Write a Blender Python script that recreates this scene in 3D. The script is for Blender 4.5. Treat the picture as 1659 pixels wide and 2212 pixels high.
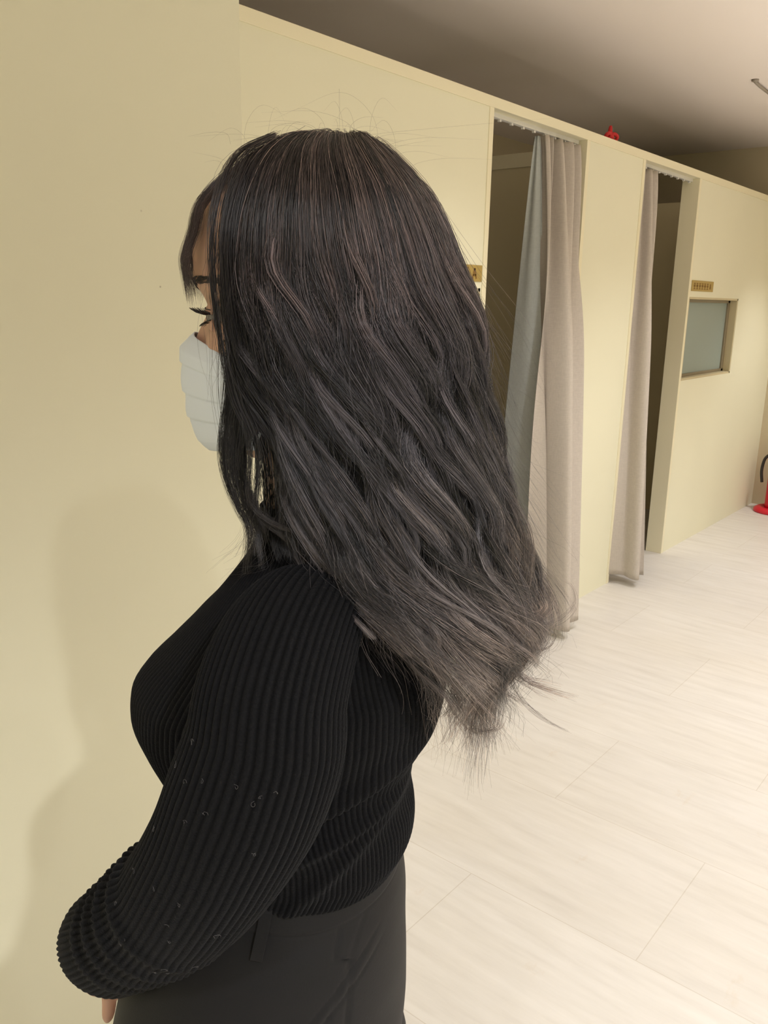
import bpy, math, random
import numpy as np
from mathutils import Vector, Matrix

rng = np.random.default_rng(7)
random.seed(7)
S = bpy.context.scene
COL = S.collection
for o in list(bpy.data.objects):
    bpy.data.objects.remove(o)

# ---------------------------------------------------------------- camera
FPX, IW, IH = 1788.6, 1659.0, 2212.0
CAM = np.array([0.0, 0.0, 1.47])
R = np.array([[0.64060652, 0.17909429, -0.74669172],
              [-0.76765982, 0.17208486, -0.61732098],
              [0.01793568, 0.96866508, 0.24772218]])      # camera -> world
cd = bpy.data.cameras.new('camera')
cam = bpy.data.objects.new('camera', cd)
COL.objects.link(cam)
M4 = Matrix([list(R[0]) + [0], list(R[1]) + [0], list(R[2]) + [1.47], [0, 0, 0, 1]])
cam.matrix_world = M4
cd.sensor_fit = 'HORIZONTAL'
cd.sensor_width = 36
cd.lens = 36 * FPX / IW
cd.clip_start = 0.02
S.camera = cam

# ---------------------------------------------------------------- view, world
S.view_settings.view_transform = 'Standard'
S.view_settings.look = 'None'
S.view_settings.gamma = 1
S.view_settings.use_curve_mapping = False
S.view_settings.exposure = 1.35
W = bpy.data.worlds.new('world')
S.world = W
W.use_nodes = True
W.node_tree.nodes['Background'].inputs[0].default_value = (1.0, 0.93, 0.82, 1)
W.node_tree.nodes['Background'].inputs[1].default_value = 0.02

S.cycles.max_bounces = 6
S.cycles.caustics_reflective = False
S.cycles.caustics_refractive = False

# ---------------------------------------------------------------- lamps (ceiling downlights)
CEIL = 2.58
WARM = (0.985, 0.985, 1.0)
#            x     y     power  cone  blend  radius
LIGHTS = [(-0.17, -1.12, 68, 135, 0.8, 0.030),
          (0.85, -1.45, 14, 135, 0.8, 0.04),
          (-0.9, -0.1, 20, 135, 0.9, 0.05),
          (2.45, 0.75, 26, 120, 0.9, 0.05),
          (4.00, 0.75, 30, 105, 0.9, 0.06),
          (6.10, 0.95, 30, 90, 0.7, 0.06),
          (2.3, -1.3, 38, 150, 0.9, 0.08),
          (4.4, -1.3, 38, 150, 0.9, 0.08)]



def spot(x, y, power, cone, blend, rad):
    ld = bpy.data.lights.new('downlight_lamp', 'SPOT')
    ld.energy = power
    ld.color = WARM
    ld.spot_size = math.radians(cone)
    ld.spot_blend = blend
    ld.shadow_soft_size = rad
    o = bpy.data.objects.new('downlight_lamp', ld)
    o.location = (x, y, CEIL - 0.035)
    COL.objects.link(o)


for a in LIGHTS:
    spot(*a)
# unseen uplighters added on the open side to brighten the ceiling
ADDED_UPLIGHTS = [(2.6, -0.55, 38), (4.9, -0.55, 54)]
for x_, y_, p_ in ADDED_UPLIGHTS:
    ld = bpy.data.lights.new('added_uplight_lamp', 'SPOT')
    ld.energy = p_; ld.color = (1.0, .93, .87); ld.spot_size = math.radians(112); ld.spot_blend = .6; ld.shadow_soft_size = .16
    o = bpy.data.objects.new('added_uplight_lamp', ld)
    o.location = (x_, y_, .36); o.rotation_euler = (math.pi, 0, 0)
    COL.objects.link(o)


# ---------------------------------------------------------------- helpers
def tag(o, label=None, cat=None, group=None, kind=None):
    if label: o['label'] = label
    if cat: o['category'] = cat
    if group: o['group'] = group
    if kind: o['kind'] = kind
    return o


def empty(name, loc=(0, 0, 0), label=None, cat=None, group=None, kind=None):
    o = bpy.data.objects.new(name, None)
    o.empty_display_size = 0.05
    o.location = loc
    COL.objects.link(o)
    return tag(o, label, cat, group, kind)


def npmesh(name, V, Q, mat, parent=None, smooth=True, uv=None, att=None, mats=None, midx=None):
    """V (n,3) world coordinates, Q list/array of quads or tris (all the same size) or list of arrays."""
    me = bpy.data.meshes.new(name)
    V = np.asarray(V, dtype=np.float32)
    if not isinstance(Q, (list, tuple)): Q = [Q]
    Q = [np.asarray(q, dtype=np.int32) for q in Q if len(q)]
    loops = np.concatenate([q.ravel() for q in Q])
    tot = np.concatenate([np.full(len(q), q.shape[1], dtype=np.int32) for q in Q])
    st = np.concatenate([[0], np.cumsum(tot)[:-1]]).astype(np.int32)
    par_off = np.zeros(3)
    if parent is not None:
        par_off = np.array(parent.location)
        p = parent.parent
        while p is not None:
            par_off = par_off + np.array(p.location)
            p = p.parent
    me.vertices.add(len(V))
    me.vertices.foreach_set('co', (V - par_off).astype(np.float32).ravel())
    me.loops.add(len(loops))
    me.loops.foreach_set('vertex_index', loops)
    me.polygons.add(len(tot))
    me.polygons.foreach_set('loop_start', st)
    if midx is not None:
        me.polygons.foreach_set('material_index', np.asarray(midx, dtype=np.int32))
    me.update(calc_edges=True)
    me.polygons.foreach_set('use_smooth', np.full(len(tot), smooth, dtype=bool))
    if uv is not None:
        l = me.uv_layers.new(name='UVMap')
        l.data.foreach_set('uv', np.asarray(uv, dtype=np.float32)[loops].ravel())
    if att:
        for k, a in att.items():
            d = me.attributes.new(k, 'FLOAT', 'POINT')
            d.data.foreach_set('value', np.asarray(a, dtype=np.float32))
    for m in (mats or [mat]):
        me.materials.append(m)
    me.validate()
    o = bpy.data.objects.new(name, me)
    COL.objects.link(o)
    if parent is not None: o.parent = parent
    return o


class MB:
    """collects polygons of one mesh"""
    def __init__(s): s.v = []; s.q = []; s.t = []; s.n = 0

    def add(s, V, Q=(), T=()):
        V = np.asarray(V, float)
        s.v.append(V)
        if len(Q): s.q.append(np.asarray(Q) + s.n)
        if len(T): s.t.append(np.asarray(T) + s.n)
        s.n += len(V)
        return s

    def box(s, x0, x1, y0, y1, z0, z1):
        V = [(x, y, z) for z in (z0, z1) for y in (y0, y1) for x in (x0, x1)]
        return s.add(V, [(0, 2, 3, 1), (4, 5, 7, 6), (0, 1, 5, 4), (2, 6, 7, 3), (0, 4, 6, 2), (1, 3, 7, 5)])

    def grid(s, G, closed=True, cap=(False, False), flip=False):
        G = np.asarray(G, float)
        n, m = G.shape[:2]
        i, j = np.meshgrid(np.arange(n - 1), np.arange(m if closed else m - 1), indexing='ij')
        j2 = (j + 1) % m
        q = np.stack([i * m + j, i * m + j2, (i + 1) * m + j2, (i + 1) * m + j], -1).reshape(-1, 4)
        if flip: q = q[:, ::-1]
        V = G.reshape(-1, 3)
        T = []
        if cap[0]:
            V = np.vstack([V, G[0].mean(0)]); c = len(V) - 1
            T += [(c, (k + 1) % m, k) for k in range(m)]
        if cap[1]:
            V = np.vstack([V, G[-1].mean(0)]); c = len(V) - 1; b = (n - 1) * m
            T += [(c, b + k, b + (k + 1) % m) for k in range(m)]
        if flip: T = [t[::-1] for t in T]
        return s.add(V, q, T)

    def tube(s, P, r, m=8, cap=True):
        P = np.asarray(P, float); n = len(P)
        r = np.broadcast_to(np.asarray(r, float), (n,))
        T = np.gradient(P, axis=0); T /= np.linalg.norm(T, axis=1)[:, None] + 1e-12
        up = np.array([0, 0, 1.0]) if abs(T[0][2]) < .9 else np.array([1.0, 0, 0])
        a = np.linspace(0, 2 * np.pi, m, endpoint=False)
        N = np.cross(T[0], up); N /= np.linalg.norm(N)
        G = []
        for k in range(n):
            N = N - T[k] * (N @ T[k]); N /= np.linalg.norm(N)
            B = np.cross(T[k], N)
            G.append(P[k] + r[k] * (np.cos(a)[:, None] * N + np.sin(a)[:, None] * B))
        return s.grid(np.array(G), True, (cap, cap))

    def ball(s, c, r, m=20, n=12):
        r = np.broadcast_to(np.asarray(r, float), (3,))
        th = np.linspace(0.02, np.pi - 0.02, n); ph = np.linspace(0, 2 * np.pi, m, endpoint=False)
        G = np.stack([np.outer(np.sin(th), np.cos(ph)) * r[0], np.outer(np.sin(th), np.sin(ph)) * r[1],
                      np.outer(np.cos(th), np.ones(m)) * r[2]], -1) + np.asarray(c, float)
        return s.grid(G, True, (True, True))

    def lathe(s, prof, c, m=40):
        a = np.linspace(0, 2 * np.pi, m, endpoint=False)
        G = np.array([[(c[0] + r * math.cos(t), c[1] + r * math.sin(t), c[2] + z) for t in a] for r, z in prof])
        return s.grid(G, True, (True, True), flip=True)

    def build(s, name, mat, parent=None, smooth=False, bevel=0):
        o = npmesh(name, np.vstack(s.v), [np.vstack(a) for a in (s.q, s.t) if a], mat, parent, smooth)
        if bevel:
            b = o.modifiers.new('bevel', 'BEVEL'); b.width = bevel; b.segments = 2; b.limit_method = 'ANGLE'
        return o


def pchip(xs, ys, x):
    """smooth monotone-ish interpolation, ys (n,) or (n,k)"""
    xs = np.asarray(xs, float); ys = np.asarray(ys, float)
    one = ys.ndim == 1
    if one: ys = ys[:, None]
    d = np.diff(ys, axis=0) / np.diff(xs)[:, None]
    m = np.zeros_like(ys)
    m[0] = d[0]; m[-1] = d[-1]
    for k in range(1, len(xs) - 1):
        s = d[k - 1] * d[k]
        m[k] = np.where(s > 0, 2 * s / (d[k - 1] + d[k] + 1e-15), 0)
    x = np.asarray(x, float)
    i = np.clip(np.searchsorted(xs, x) - 1, 0, len(xs) - 2)
    h = (xs[i + 1] - xs[i]); t = ((x - xs[i]) / h)
    t = t[..., None]; h = h[..., None]
    r = ((1 + 2 * t) * (1 - t) ** 2 * ys[i] + t * (1 - t) ** 2 * h * m[i]
         + t * t * (3 - 2 * t) * ys[i + 1] + t * t * (t - 1) * h * m[i + 1])
    return r[..., 0] if one else r


def catmull(P, n):
    """smooth curve through points P, n samples, roughly even"""
    P = np.asarray(P, float)
    L = np.concatenate([[0], np.cumsum(np.linalg.norm(np.diff(P, axis=0), axis=1))])
    Q = np.vstack([2 * P[0] - P[1], P, 2 * P[-1] - P[-2]])
    x = np.linspace(0, L[-1], n)
    i = np.clip(np.searchsorted(L, x) - 1, 0, len(P) - 2)
    t = ((x - L[i]) / (L[i + 1] - L[i] + 1e-12))[:, None]
    a, b, c, d = Q[i], Q[i + 1], Q[i + 2], Q[i + 3]
    return .5 * ((2 * b) + (c - a) * t + (2 * a - 5 * b + 4 * c - d) * t ** 2 + (3 * b - a - 3 * c + d) * t ** 3)


def sstep(a, b, x):
    t = np.clip((np.asarray(x, float) - a) / (b - a), 0, 1)
    return t * t * (3 - 2 * t)


# ---------------------------------------------------------------- materials
def new_mat(name, col, rough=.6, spec=.5, metal=0.0):
    m = bpy.data.materials.new(name)
    m.use_nodes = True
    b = m.node_tree.nodes['Principled BSDF']
    b.inputs['Base Color'].default_value = (*col, 1)
    b.inputs['Roughness'].default_value = rough
    b.inputs['Specular IOR Level'].default_value = spec
    b.inputs['Metallic'].default_value = metal
    return m


def nodes(m): return m.node_tree.nodes, m.node_tree.links, m.node_tree.nodes['Principled BSDF']


def noise(N, L, scale, detail=3, rough=.5, vec=None, coord='Object', mapping=None):
    n = N.new('ShaderNodeTexNoise')
    n.inputs['Scale'].default_value = scale
    n.inputs['Detail'].default_value = detail
    n.inputs['Roughness'].default_value = rough
    if vec is None:
        t = N.new('ShaderNodeTexCoord'); vec = t.outputs[coord]
    if mapping:
        mp = N.new('ShaderNodeMapping'); mp.inputs['Scale'].default_value = mapping
        L.new(vec, mp.inputs['Vector']); vec = mp.outputs['Vector']
    L.new(vec, n.inputs['Vector'])
    return n


def ramp(N, L, fac, stops):
    r = N.new('ShaderNodeValToRGB')
    e = r.color_ramp.elements
    while len(e) < len(stops): e.new(.5)
    for k, (p, c) in enumerate(stops):
        e[k].position = p
        e[k].color = (*c, 1) if len(c) == 3 else c
    L.new(fac, r.inputs['Fac'])
    return r


def bump(N, L, b, height, strength, dist=.001):
    bp = N.new('ShaderNodeBump')
    bp.inputs['Strength'].default_value = strength
    bp.inputs['Distance'].default_value = dist
    L.new(height, bp.inputs['Height'])
    L.new(bp.outputs['Normal'], b.inputs['Normal'])
    return bp


def wall_mat(name, col, speck=True):
    m = new_mat(name, col, .55, .3)
    N, L, b = nodes(m)
    big = noise(N, L, 1.3, 2)
    r = ramp(N, L, big.outputs['Fac'], [(.3, tuple(c * .97 for c in col)), (.7, tuple(min(1, c * 1.02) for c in col))])
    out = r.outputs['Color']
    if speck:
        v = N.new('ShaderNodeTexVoronoi'); v.inputs['Scale'].default_value = 15
        t = N.new('ShaderNodeTexCoord'); L.new(t.outputs['Object'], v.inputs['Vector'])
        r2 = ramp(N, L, v.outputs['Distance'], [(.0, (1, 1, 1)), (.028, (1, 1, 1)), (.042, (0, 0, 0))])
        sel = ramp(N, L, noise(N, L, 3.1, 3).outputs['Fac'], [(.50, (0, 0, 0)), (.56, (.55, .55, .55))])
        mul = N.new('ShaderNodeMath'); mul.operation = 'MULTIPLY'
        L.new(r2.outputs['Color'], mul.inputs[0]); L.new(sel.outputs['Color'], mul.inputs[1])
        mx = N.new('ShaderNodeMix'); mx.data_type = 'RGBA'
        L.new(mul.outputs[0], mx.inputs['Factor']); L.new(out, mx.inputs['A'])
        mx.inputs['B'].default_value = (.22, .18, .11, 1)
        out = mx.outputs['Result']
    L.new(out, b.inputs['Base Color'])
    bump(N, L, b, noise(N, L, 160, 2).outputs['Fac'], .12, .0006)
    return m


M = {}
CREAM = (.765, .740, .570)
M['wall'] = wall_mat('cream_wallpaper', CREAM)
M['partition'] = wall_mat('cream_painted_partition', (.83, .805, .62), False)
M['trim'] = new_mat('cream_trim', (.86, .80, .58), .4)
M['ceiling'] = new_mat('ceiling_board', (.86, .78, .72), .9, .2)
M['plain'] = new_mat('plain_wall', (.60, .52, .36), .8, .2)
M['dark_wall'] = new_mat('booth_wall', (.74, .66, .44), .7, .2)
M['rail'] = new_mat('white_rail', (.75, .73, .68), .35)
M['frame'] = new_mat('bronze_window_frame', (.24, .20, .13), .4)
M['frame_light'] = new_mat('cream_window_lining', (.60, .52, .33), .5)
M['glass'] = new_mat('frosted_pane', (.30, .36, .33), .45, .5)
M['plate'] = new_mat('brass_plate', (.46, .33, .10), .45, .4, .2)
M['ink'] = new_mat('brown_lettering', (.26, .14, .03), .6)
M['red'] = new_mat('red_enamel', (.62, .01, .03), .3)
M['red_matt'] = new_mat('red_fabric', (.55, .02, .02), .7)
M['black'] = new_mat('black_rubber', (.02, .018, .014), .5)
M['metal'] = new_mat('metal', (.5, .5, .5), .3, .5, 1)
M['skin'] = new_mat('skin', (.60, .36, .25), .5, .4)
M['skin'].node_tree.nodes['Principled BSDF'].inputs['Subsurface Weight'].default_value = .12
M['skin'].node_tree.nodes['Principled BSDF'].inputs['Subsurface Radius'].default_value = (.008, .003, .001)
M['mask'] = new_mat('white_nonwoven_mask', (.84, .90, .97), .8, .2)
M['eye_white'] = new_mat('eye_white', (.30, .27, .25), .15)
M['iris'] = new_mat('dark_iris', (.03, .018, .012), .1)
M['lash'] = new_mat('dark_lashes', (.012, .009, .008), .5)
M['brow'] = new_mat('dark_eyebrow', (.03, .022, .018), .7)
M['shoe'] = new_mat('black_leather', (.015, .015, .015), .35)
M['lamp_rim'] = new_mat('white_lamp_rim', (.8, .8, .78), .4)
lg = new_mat('glowing_lens', (.9, .85, .7), .4)
lg.node_tree.nodes['Principled BSDF'].inputs['Emission Color'].default_value = (1, .85, .62, 1)
lg.node_tree.nodes['Principled BSDF'].inputs['Emission Strength'].default_value = 6
M['lens'] = lg


def floor_mat():
    m = new_mat('pale_vinyl_floor', (.74, .68, .62), .42, .4)
    N, L, b = nodes(m)
    t = N.new('ShaderNodeTexCoord')
    st = noise(N, L, 1.0, 6, .6, t.outputs['Object'], mapping=(26, 3.2, 1))
    st2 = noise(N, L, 1.0, 3, .5, t.outputs['Object'], mapping=(2.2, 1.1, 1))
    r = ramp(N, L, st.outputs['Fac'], [(.25, (.64, .605, .565)), (.45, (.70, .668, .628)), (.7, (.755, .725, .69))])
    r2 = ramp(N, L, st2.outputs['Fac'], [(.3, (.97, .955, .92)), (.7, (1, 1, 1))])
    mul = N.new('ShaderNodeMix'); mul.data_type = 'RGBA'; mul.blend_type = 'MULTIPLY'
    mul.inputs['Factor'].default_value = 1
    L.new(r.outputs['Color'], mul.inputs['A']); L.new(r2.outputs['Color'], mul.inputs['B'])
    br = N.new('ShaderNodeTexBrick')
    br.offset = .5
    br.inputs['Scale'].default_value = 1
    br.inputs['Brick Width'].default_value = .914
    br.inputs['Row Height'].default_value = .457
    br.inputs['Mortar Size'].default_value = .0014
    br.inputs['Mortar Smooth'].default_value = .3
    br.inputs['Color1'].default_value = (1, 1, 1, 1)
    br.inputs['Color2'].default_value = (.965, .96, .955, 1)
    br.inputs['Mortar'].default_value = (.84, .81, .77, 1)
    mp = N.new('ShaderNodeMapping'); mp.inputs['Rotation'].default_value = (0, 0, math.pi / 2)
    mp.inputs['Location'].default_value = (.1, .21, 0)
    L.new(t.outputs['Object'], mp.inputs['Vector']); L.new(mp.outputs['Vector'], br.inputs['Vector'])
    mul2 = N.new('ShaderNodeMix'); mul2.data_type = 'RGBA'; mul2.blend_type = 'MULTIPLY'
    mul2.inputs['Factor'].default_value = 1
    L.new(mul.outputs['Result'], mul2.inputs['A']); L.new(br.outputs['Color'], mul2.inputs['B'])
    # scuffs
    sc = noise(N, L, 1.0, 8, .7, t.outputs['Object'], mapping=(5, 9, 1))
    r3 = ramp(N, L, sc.outputs['Fac'], [(.63, (0, 0, 0)), (.74, (.35, .35, .35))])
    mx = N.new('ShaderNodeMix'); mx.data_type = 'RGBA'
    L.new(r3.outputs['Color'], mx.inputs['Factor']); L.new(mul2.outputs['Result'], mx.inputs['A'])
    mx.inputs['B'].default_value = (.60, .49, .37, 1)
    L.new(mx.outputs['Result'], b.inputs['Base Color'])
    bump(N, L, b, st.outputs['Fac'], .08, .001)
    return m


def fabric_mat(name, col, rough=.85, weave=900, strength=.25):
    m = new_mat(name, col, rough, .2)
    N, L, b = nodes(m)
    t = N.new('ShaderNodeTexCoord')
    n1 = noise(N, L, 1, 2, .5, t.outputs['Object'], mapping=(weave, weave, weave / 6))
    n2 = noise(N, L, 1, 2, .5, t.outputs['Object'], mapping=(weave / 6, weave / 6, weave))
    ad = N.new('ShaderNodeMath'); ad.operation = 'ADD'
    L.new(n1.outputs['Fac'], ad.inputs[0]); L.new(n2.outputs['Fac'], ad.inputs[1])
    r = ramp(N, L, ad.outputs[0], [(.35, tuple(c * .93 for c in col)), (.65, tuple(min(1, c * 1.05) for c in col))])
    mr = N.new('ShaderNodeMath'); mr.operation = 'MULTIPLY'; mr.inputs[1].default_value = .5
    L.new(ad.outputs[0], mr.inputs[0]); L.new(mr.outputs[0], r.inputs['Fac'])
    L.new(r.outputs['Color'], b.inputs['Base Color'])
    bump(N, L, b, ad.outputs[0], strength, .0008)
    return m


M['floor'] = floor_mat()
M['curtain'] = fabric_mat('taupe_linen', (.545, .49, .435), .9, 260, .15)
M['lining'] = fabric_mat('blue_grey_lining', (.60, .63, .62), .8, 300, .1)
M['trousers'] = fabric_mat('charcoal_twill', (.0098, .0096, .0108), .62, 1500, .15)


def knit_mat():
    m = new_mat('black_rib_knit', (.010, .010, .0115), .85, .12)
    N, L, b = nodes(m)
    b.inputs['Sheen Weight'].default_value = .03
    b.inputs['Sheen Roughness'].default_value = .5
    b.inputs['Sheen Tint'].default_value = (.6, .62, .7, 1)
    a = N.new('ShaderNodeAttribute'); a.attribute_name = 'rib'
    r = ramp(N, L, a.outputs['Fac'], [(.0, (.0014, .0014, .0017)), (.35, (.0030, .0030, .0036)), (.8, (.0066, .0067, .0078))])  # grooves coloured darker, shade between the ribs put into the colour
    n = noise(N, L, 420, 3, .6)
    mix = N.new('ShaderNodeMix'); mix.data_type = 'RGBA'; mix.blend_type = 'MULTIPLY'; mix.inputs['Factor'].default_value = .6
    rn = ramp(N, L, n.outputs['Fac'], [(.3, (.5, .5, .5)), (.7, (1.3, 1.3, 1.3))])
    L.new(r.outputs['Color'], mix.inputs['A']); L.new(rn.outputs['Color'], mix.inputs['B'])
    L.new(mix.outputs['Result'], b.inputs['Base Color'])
    n2 = noise(N, L, 700, 2, .5)
    bump(N, L, b, n2.outputs['Fac'], .6, .0012)
    return m


M['knit'] = knit_mat()


def hair_mat():
    m = new_mat('ash_brown_hair', (.05, .04, .04), .30, .8)
    N, L, b = nodes(m)
    t = N.new('ShaderNodeAttribute'); t.attribute_name = 'along'
    r = ramp(N, L, t.outputs['Fac'], [(.0, (.150, .112, .096)), (.20, (.118, .088, .088)), (.36, (.060, .054, .064)),
                                      (.62, (.062, .060, .069)), (.78, (.135, .118, .116)), (1.0, (.310, .250, .210))])
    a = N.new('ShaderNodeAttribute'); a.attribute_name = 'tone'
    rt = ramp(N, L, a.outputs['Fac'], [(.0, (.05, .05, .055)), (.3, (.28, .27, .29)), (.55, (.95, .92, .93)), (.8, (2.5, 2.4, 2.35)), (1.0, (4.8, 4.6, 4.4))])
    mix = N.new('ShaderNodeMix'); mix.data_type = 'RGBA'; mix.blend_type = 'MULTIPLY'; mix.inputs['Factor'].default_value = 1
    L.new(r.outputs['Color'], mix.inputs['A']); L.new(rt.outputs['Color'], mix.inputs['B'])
    L.new(mix.outputs['Result'], b.inputs['Base Color'])
    return m


M['hair'] = hair_mat()

# ---------------------------------------------------------------- setting
YW = 1.785       # partition front face
TH = .092        # partition thickness
YL = 1.25        # front face of the projecting wall on the left
XL = 1.087
XE = 6.62
PT = 2.184
YB = 3.35        # back of the booths
XB, YF = -2.6, -2.4


def structure(name, mb, mat, smooth=False, bevel=0):
    return tag(mb.build(name, mat, None, smooth, bevel), kind='structure')


structure('floor', MB().box(XB, XE + .1, YF, YB + .1, -.05, 0), M['floor'])
structure('ceiling', MB().box(XB, XE + .1, YF, YB + .1, CEIL, CEIL + .05), M['ceiling'])
structure('wall_left', MB().box(XB, XL, YL, YW + TH, 0, CEIL), M['wall'], bevel=.003)
structure('wall_end', MB().box(XE, XE + .1, YF, YB, 0, CEIL), M['plain'])
structure('wall_back', MB().box(XB - .1, XE + .1, YB, YB + .1, 0, CEIL), M['plain'])
structure('wall_front', MB().box(XB, XE, YF - .1, YF, 0, CEIL), M['partition'])
structure('wall_near', MB().box(XB - .1, XB, YF, YB, 0, CEIL), M['partition'])

D1 = (2.735, 3.472)
D2 = (4.086, 4.820)
DT = 2.150
W1 = (4.852, 5.722, 1.045, 1.520)
W2 = (1.833, 2.703, 1.045, 1.520)
y0, y1 = YW, YW + TH
mb = MB()


def wall_with_hole(mb, xa, xb, w):
    mb.box(xa, w[0], y0, y1, 0, DT); mb.box(w[1], xb, y0, y1, 0, DT)
    mb.box(w[0], w[1], y0, y1, 0, w[2]); mb.box(w[0], w[1], y0, y1, w[3], DT)


wall_with_hole(mb, XL, D1[0], W2)
mb.box(D1[1], D2[0], y0, y1, 0, DT)
wall_with_hole(mb, D2[1], XE, W1)
structure('wall_partition', mb, M['partition'])
structure('trim_1', MB().box(XL, XE, y0 - .005, y1 + .005, DT - .003, PT), M['trim'], bevel=.0015)
# slim stiles at the door openings
structure('trim_2', MB().box(D1[0] - .026, D1[0] + .002, y0 - .003, y1 + .002, 0, DT), M['trim'], bevel=.001)
structure('trim_3', MB().box(D1[1] - .002, D1[1] + .026, y0 - .003, y1 + .002, 0, DT), M['trim'], bevel=.001)
structure('trim_4', MB().box(D2[0] - .026, D2[0] + .002, y0 - .003, y1 + .002, 0, DT), M['trim'], bevel=.001)
structure('trim_5', MB().box(D2[1] - .002, D2[1] + .026, y0 - .003, y1 + .002, 0, DT), M['trim'], bevel=.001)
# walls between the booths
structure('wall_booth_left', MB().box(1.62, 1.69, y1, YB, 0, DT), M['dark_wall'])
structure('wall_booth_middle', MB().box(3.78, 3.85, y1, YB, 0, DT - .035), M['dark_wall'])
structure('trim_6', MB().box(3.774, 3.856, y1, YB, DT - .035, PT - .003), M['trim'], bevel=.0015)
structure('wall_booth_right', MB().box(5.86, 5.93, y1, YB, 0, DT), M['dark_wall'])


def window(n, w):
    e = empty('window_%d' % n, (w[0], y0, w[2]), kind='structure')
    t = .012
    m = MB()
    m.box(w[0], w[0] + t, y0 + .002, y1, w[2], w[3]); m.box(w[1] - t, w[1], y0 + .002, y1, w[2], w[3])
    m.box(w[0], w[1], y0 + .002, y1, w[2], w[2] + t); m.box(w[0], w[1], y0 + .002, y1, w[3] - t, w[3])
    m.build('window_lining', M['frame_light'], e)
    m = MB(); a, b, c, d = w[0] + t, w[1] - t, w[2] + t, w[3] - t; f = .035
    ya, yb = y0 + .045, y0 + .070
    m.box(a, a + f, ya, yb, c, d); m.box(b - f, b, ya, yb, c, d)
    m.box(a, b, ya, yb, c, c + f * .5); m.box(a, b, ya, yb, d - f * .5, d)
    m.build('window_frame', M['frame'], e, bevel=.002)
    MB().box(a + f * .8, b - f * .8, ya + .010, ya + .016, c + .012, d - .012).build('pane', M['glass'], e)


window(1, W1)
window(2, W2)


# ---------------------------------------------------------------- name plates
def glyph(mb, ox, oz, s, strokes, yf):
    for (ax, az, bx, bz, w) in strokes:
        a = np.array([ox + ax * s, oz + az * s]); b = np.array([ox + bx * s, oz + bz * s])
        d = b - a; d /= np.linalg.norm(d) + 1e-9; n = np.array([-d[1], d[0]]) * w * s / 2
        c = [a - n, b - n, b + n, a + n]
        V = [(p[0], yf, p[1]) for p in c] + [(p[0], yf + .0008, p[1]) for p in c]
        mb.add(V, [(0, 1, 2, 3), (7, 6, 5, 4), (0, 4, 5, 1), (1, 5, 6, 2), (2, 6, 7, 3), (3, 7, 4, 0)])


def plate(x0, x1, z0, z1, label, strokes_list):
    e = empty('name_plate', (x0, y0, z0), label, 'sign')
    MB().box(x0, x1, y0 - .004, y0 - .0002, z0, z1).build('plate', M['plate'], e, bevel=.0012)
    for (ox, oz, s, st) in strokes_list:
        mb = MB()
        glyph(mb, ox, oz, s, st, y0 - .0048)
        mb.build('letter', M['ink'], e)


LA = [(0, 0, .35, 1, .26), (.35, 1, .7, 0, .26), (.12, .35, .58, .35, .2)]
KJ = [(0, 1, .9, 1, .16), (.45, 1, .45, 0, .18), (0, .55, .9, .55, .14), (.05, 0, .9, 0, .18), (.1, .8, .1, .3, .14), (.8, .8, .8, .3, .14)]
plate(2.345, 2.703, 1.543, 1.602, 'small brass name plate with a brown letter, left of the first doorway',
      [(2.640, 1.553, .037, LA), (2.580, 1.553, .037, KJ), (2.525, 1.553, .037, KJ), (2.47, 1.553, .037, KJ)])
plate(4.862, 5.215, 1.553, 1.612, 'small brass name plate above the frosted window right of the second doorway',
      [(4.89 + k * .042, 1.566, .030, KJ) for k in range(6)] + [(5.15, 1.566, .030, LA)])


# ---------------------------------------------------------------- curtains
def sheet(top, bot, zt, zb, ft, fb, amt, amb, n=140, m=70, thick=.0015, seed=0):
    """pleated sheet hanging between a path at the rail and a path at the hem"""
    rs = np.random.default_rng(seed)
    s = np.linspace(0, 1, n)
    Pt = catmull(top, n); Pb = catmull(bot, n)
    G = []
    for k in range(m):
        t = k / (m - 1)
        w = t ** .8
        P = Pt * (1 - w) + Pb * w
        T = np.gradient(P, axis=0); T /= np.linalg.norm(T, axis=1)[:, None] + 1e-9
        N = np.stack([T[:, 1], -T[:, 0]], -1)
        wv = amt * np.sin(2 * np.pi * ft * s + .6) * (1 - sstep(.0, .45, t)) * (1 + .25 * np.sin(9 * s))
        wv = wv + amb * np.sin(2 * np.pi * fb * (s + .05 * np.sin(5 * s + 2 * t)) + 1.1) * sstep(-.05, .4, t)
        wv = wv + .12 * amb * np.sin(2 * np.pi * (ft * .8) * s + 2.2) * sstep(.1, .5, t) * (1 - .5 * t)
        Q = P + N * wv[:, None]
        z = zt + (zb - zt) * t + .004 * np.sin(7 * s) * t
        G.append(np.column_stack([Q, z]))
    return np.array(G)


def solid_sheet(name, G, mat, parent, th=.0018):
    o = npmesh(name, G.reshape(-1, 3), [MB().grid(G, False).q[0]], mat, parent, True)
    md = o.modifiers.new('thickness', 'SOLIDIFY'); md.thickness = th; md.offset = 0
    return o


def curtain_rail(x0, x1, label):
    e = empty('curtain_rail', (x0, YW + .045, DT), label, 'rail')
    MB().box(x0 + .003, x1 - .003, YW + .036, YW + .056, DT - .018, DT - .001).build('track', M['rail'], e, bevel=.001)
    for k in range(9):
        x = x0 + .03 + (x1 - x0 - .06) * k / 8
        MB().box(x - .006, x + .006, YW + .041, YW + .051, DT - .026, DT - .017).build('runner', M['rail'], e)


curtain_rail(D1[0], D1[1], 'white curtain rail under the head of the first doorway')
curtain_rail(D2[0], D2[1], 'white curtain rail under the head of the second doorway')

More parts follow.
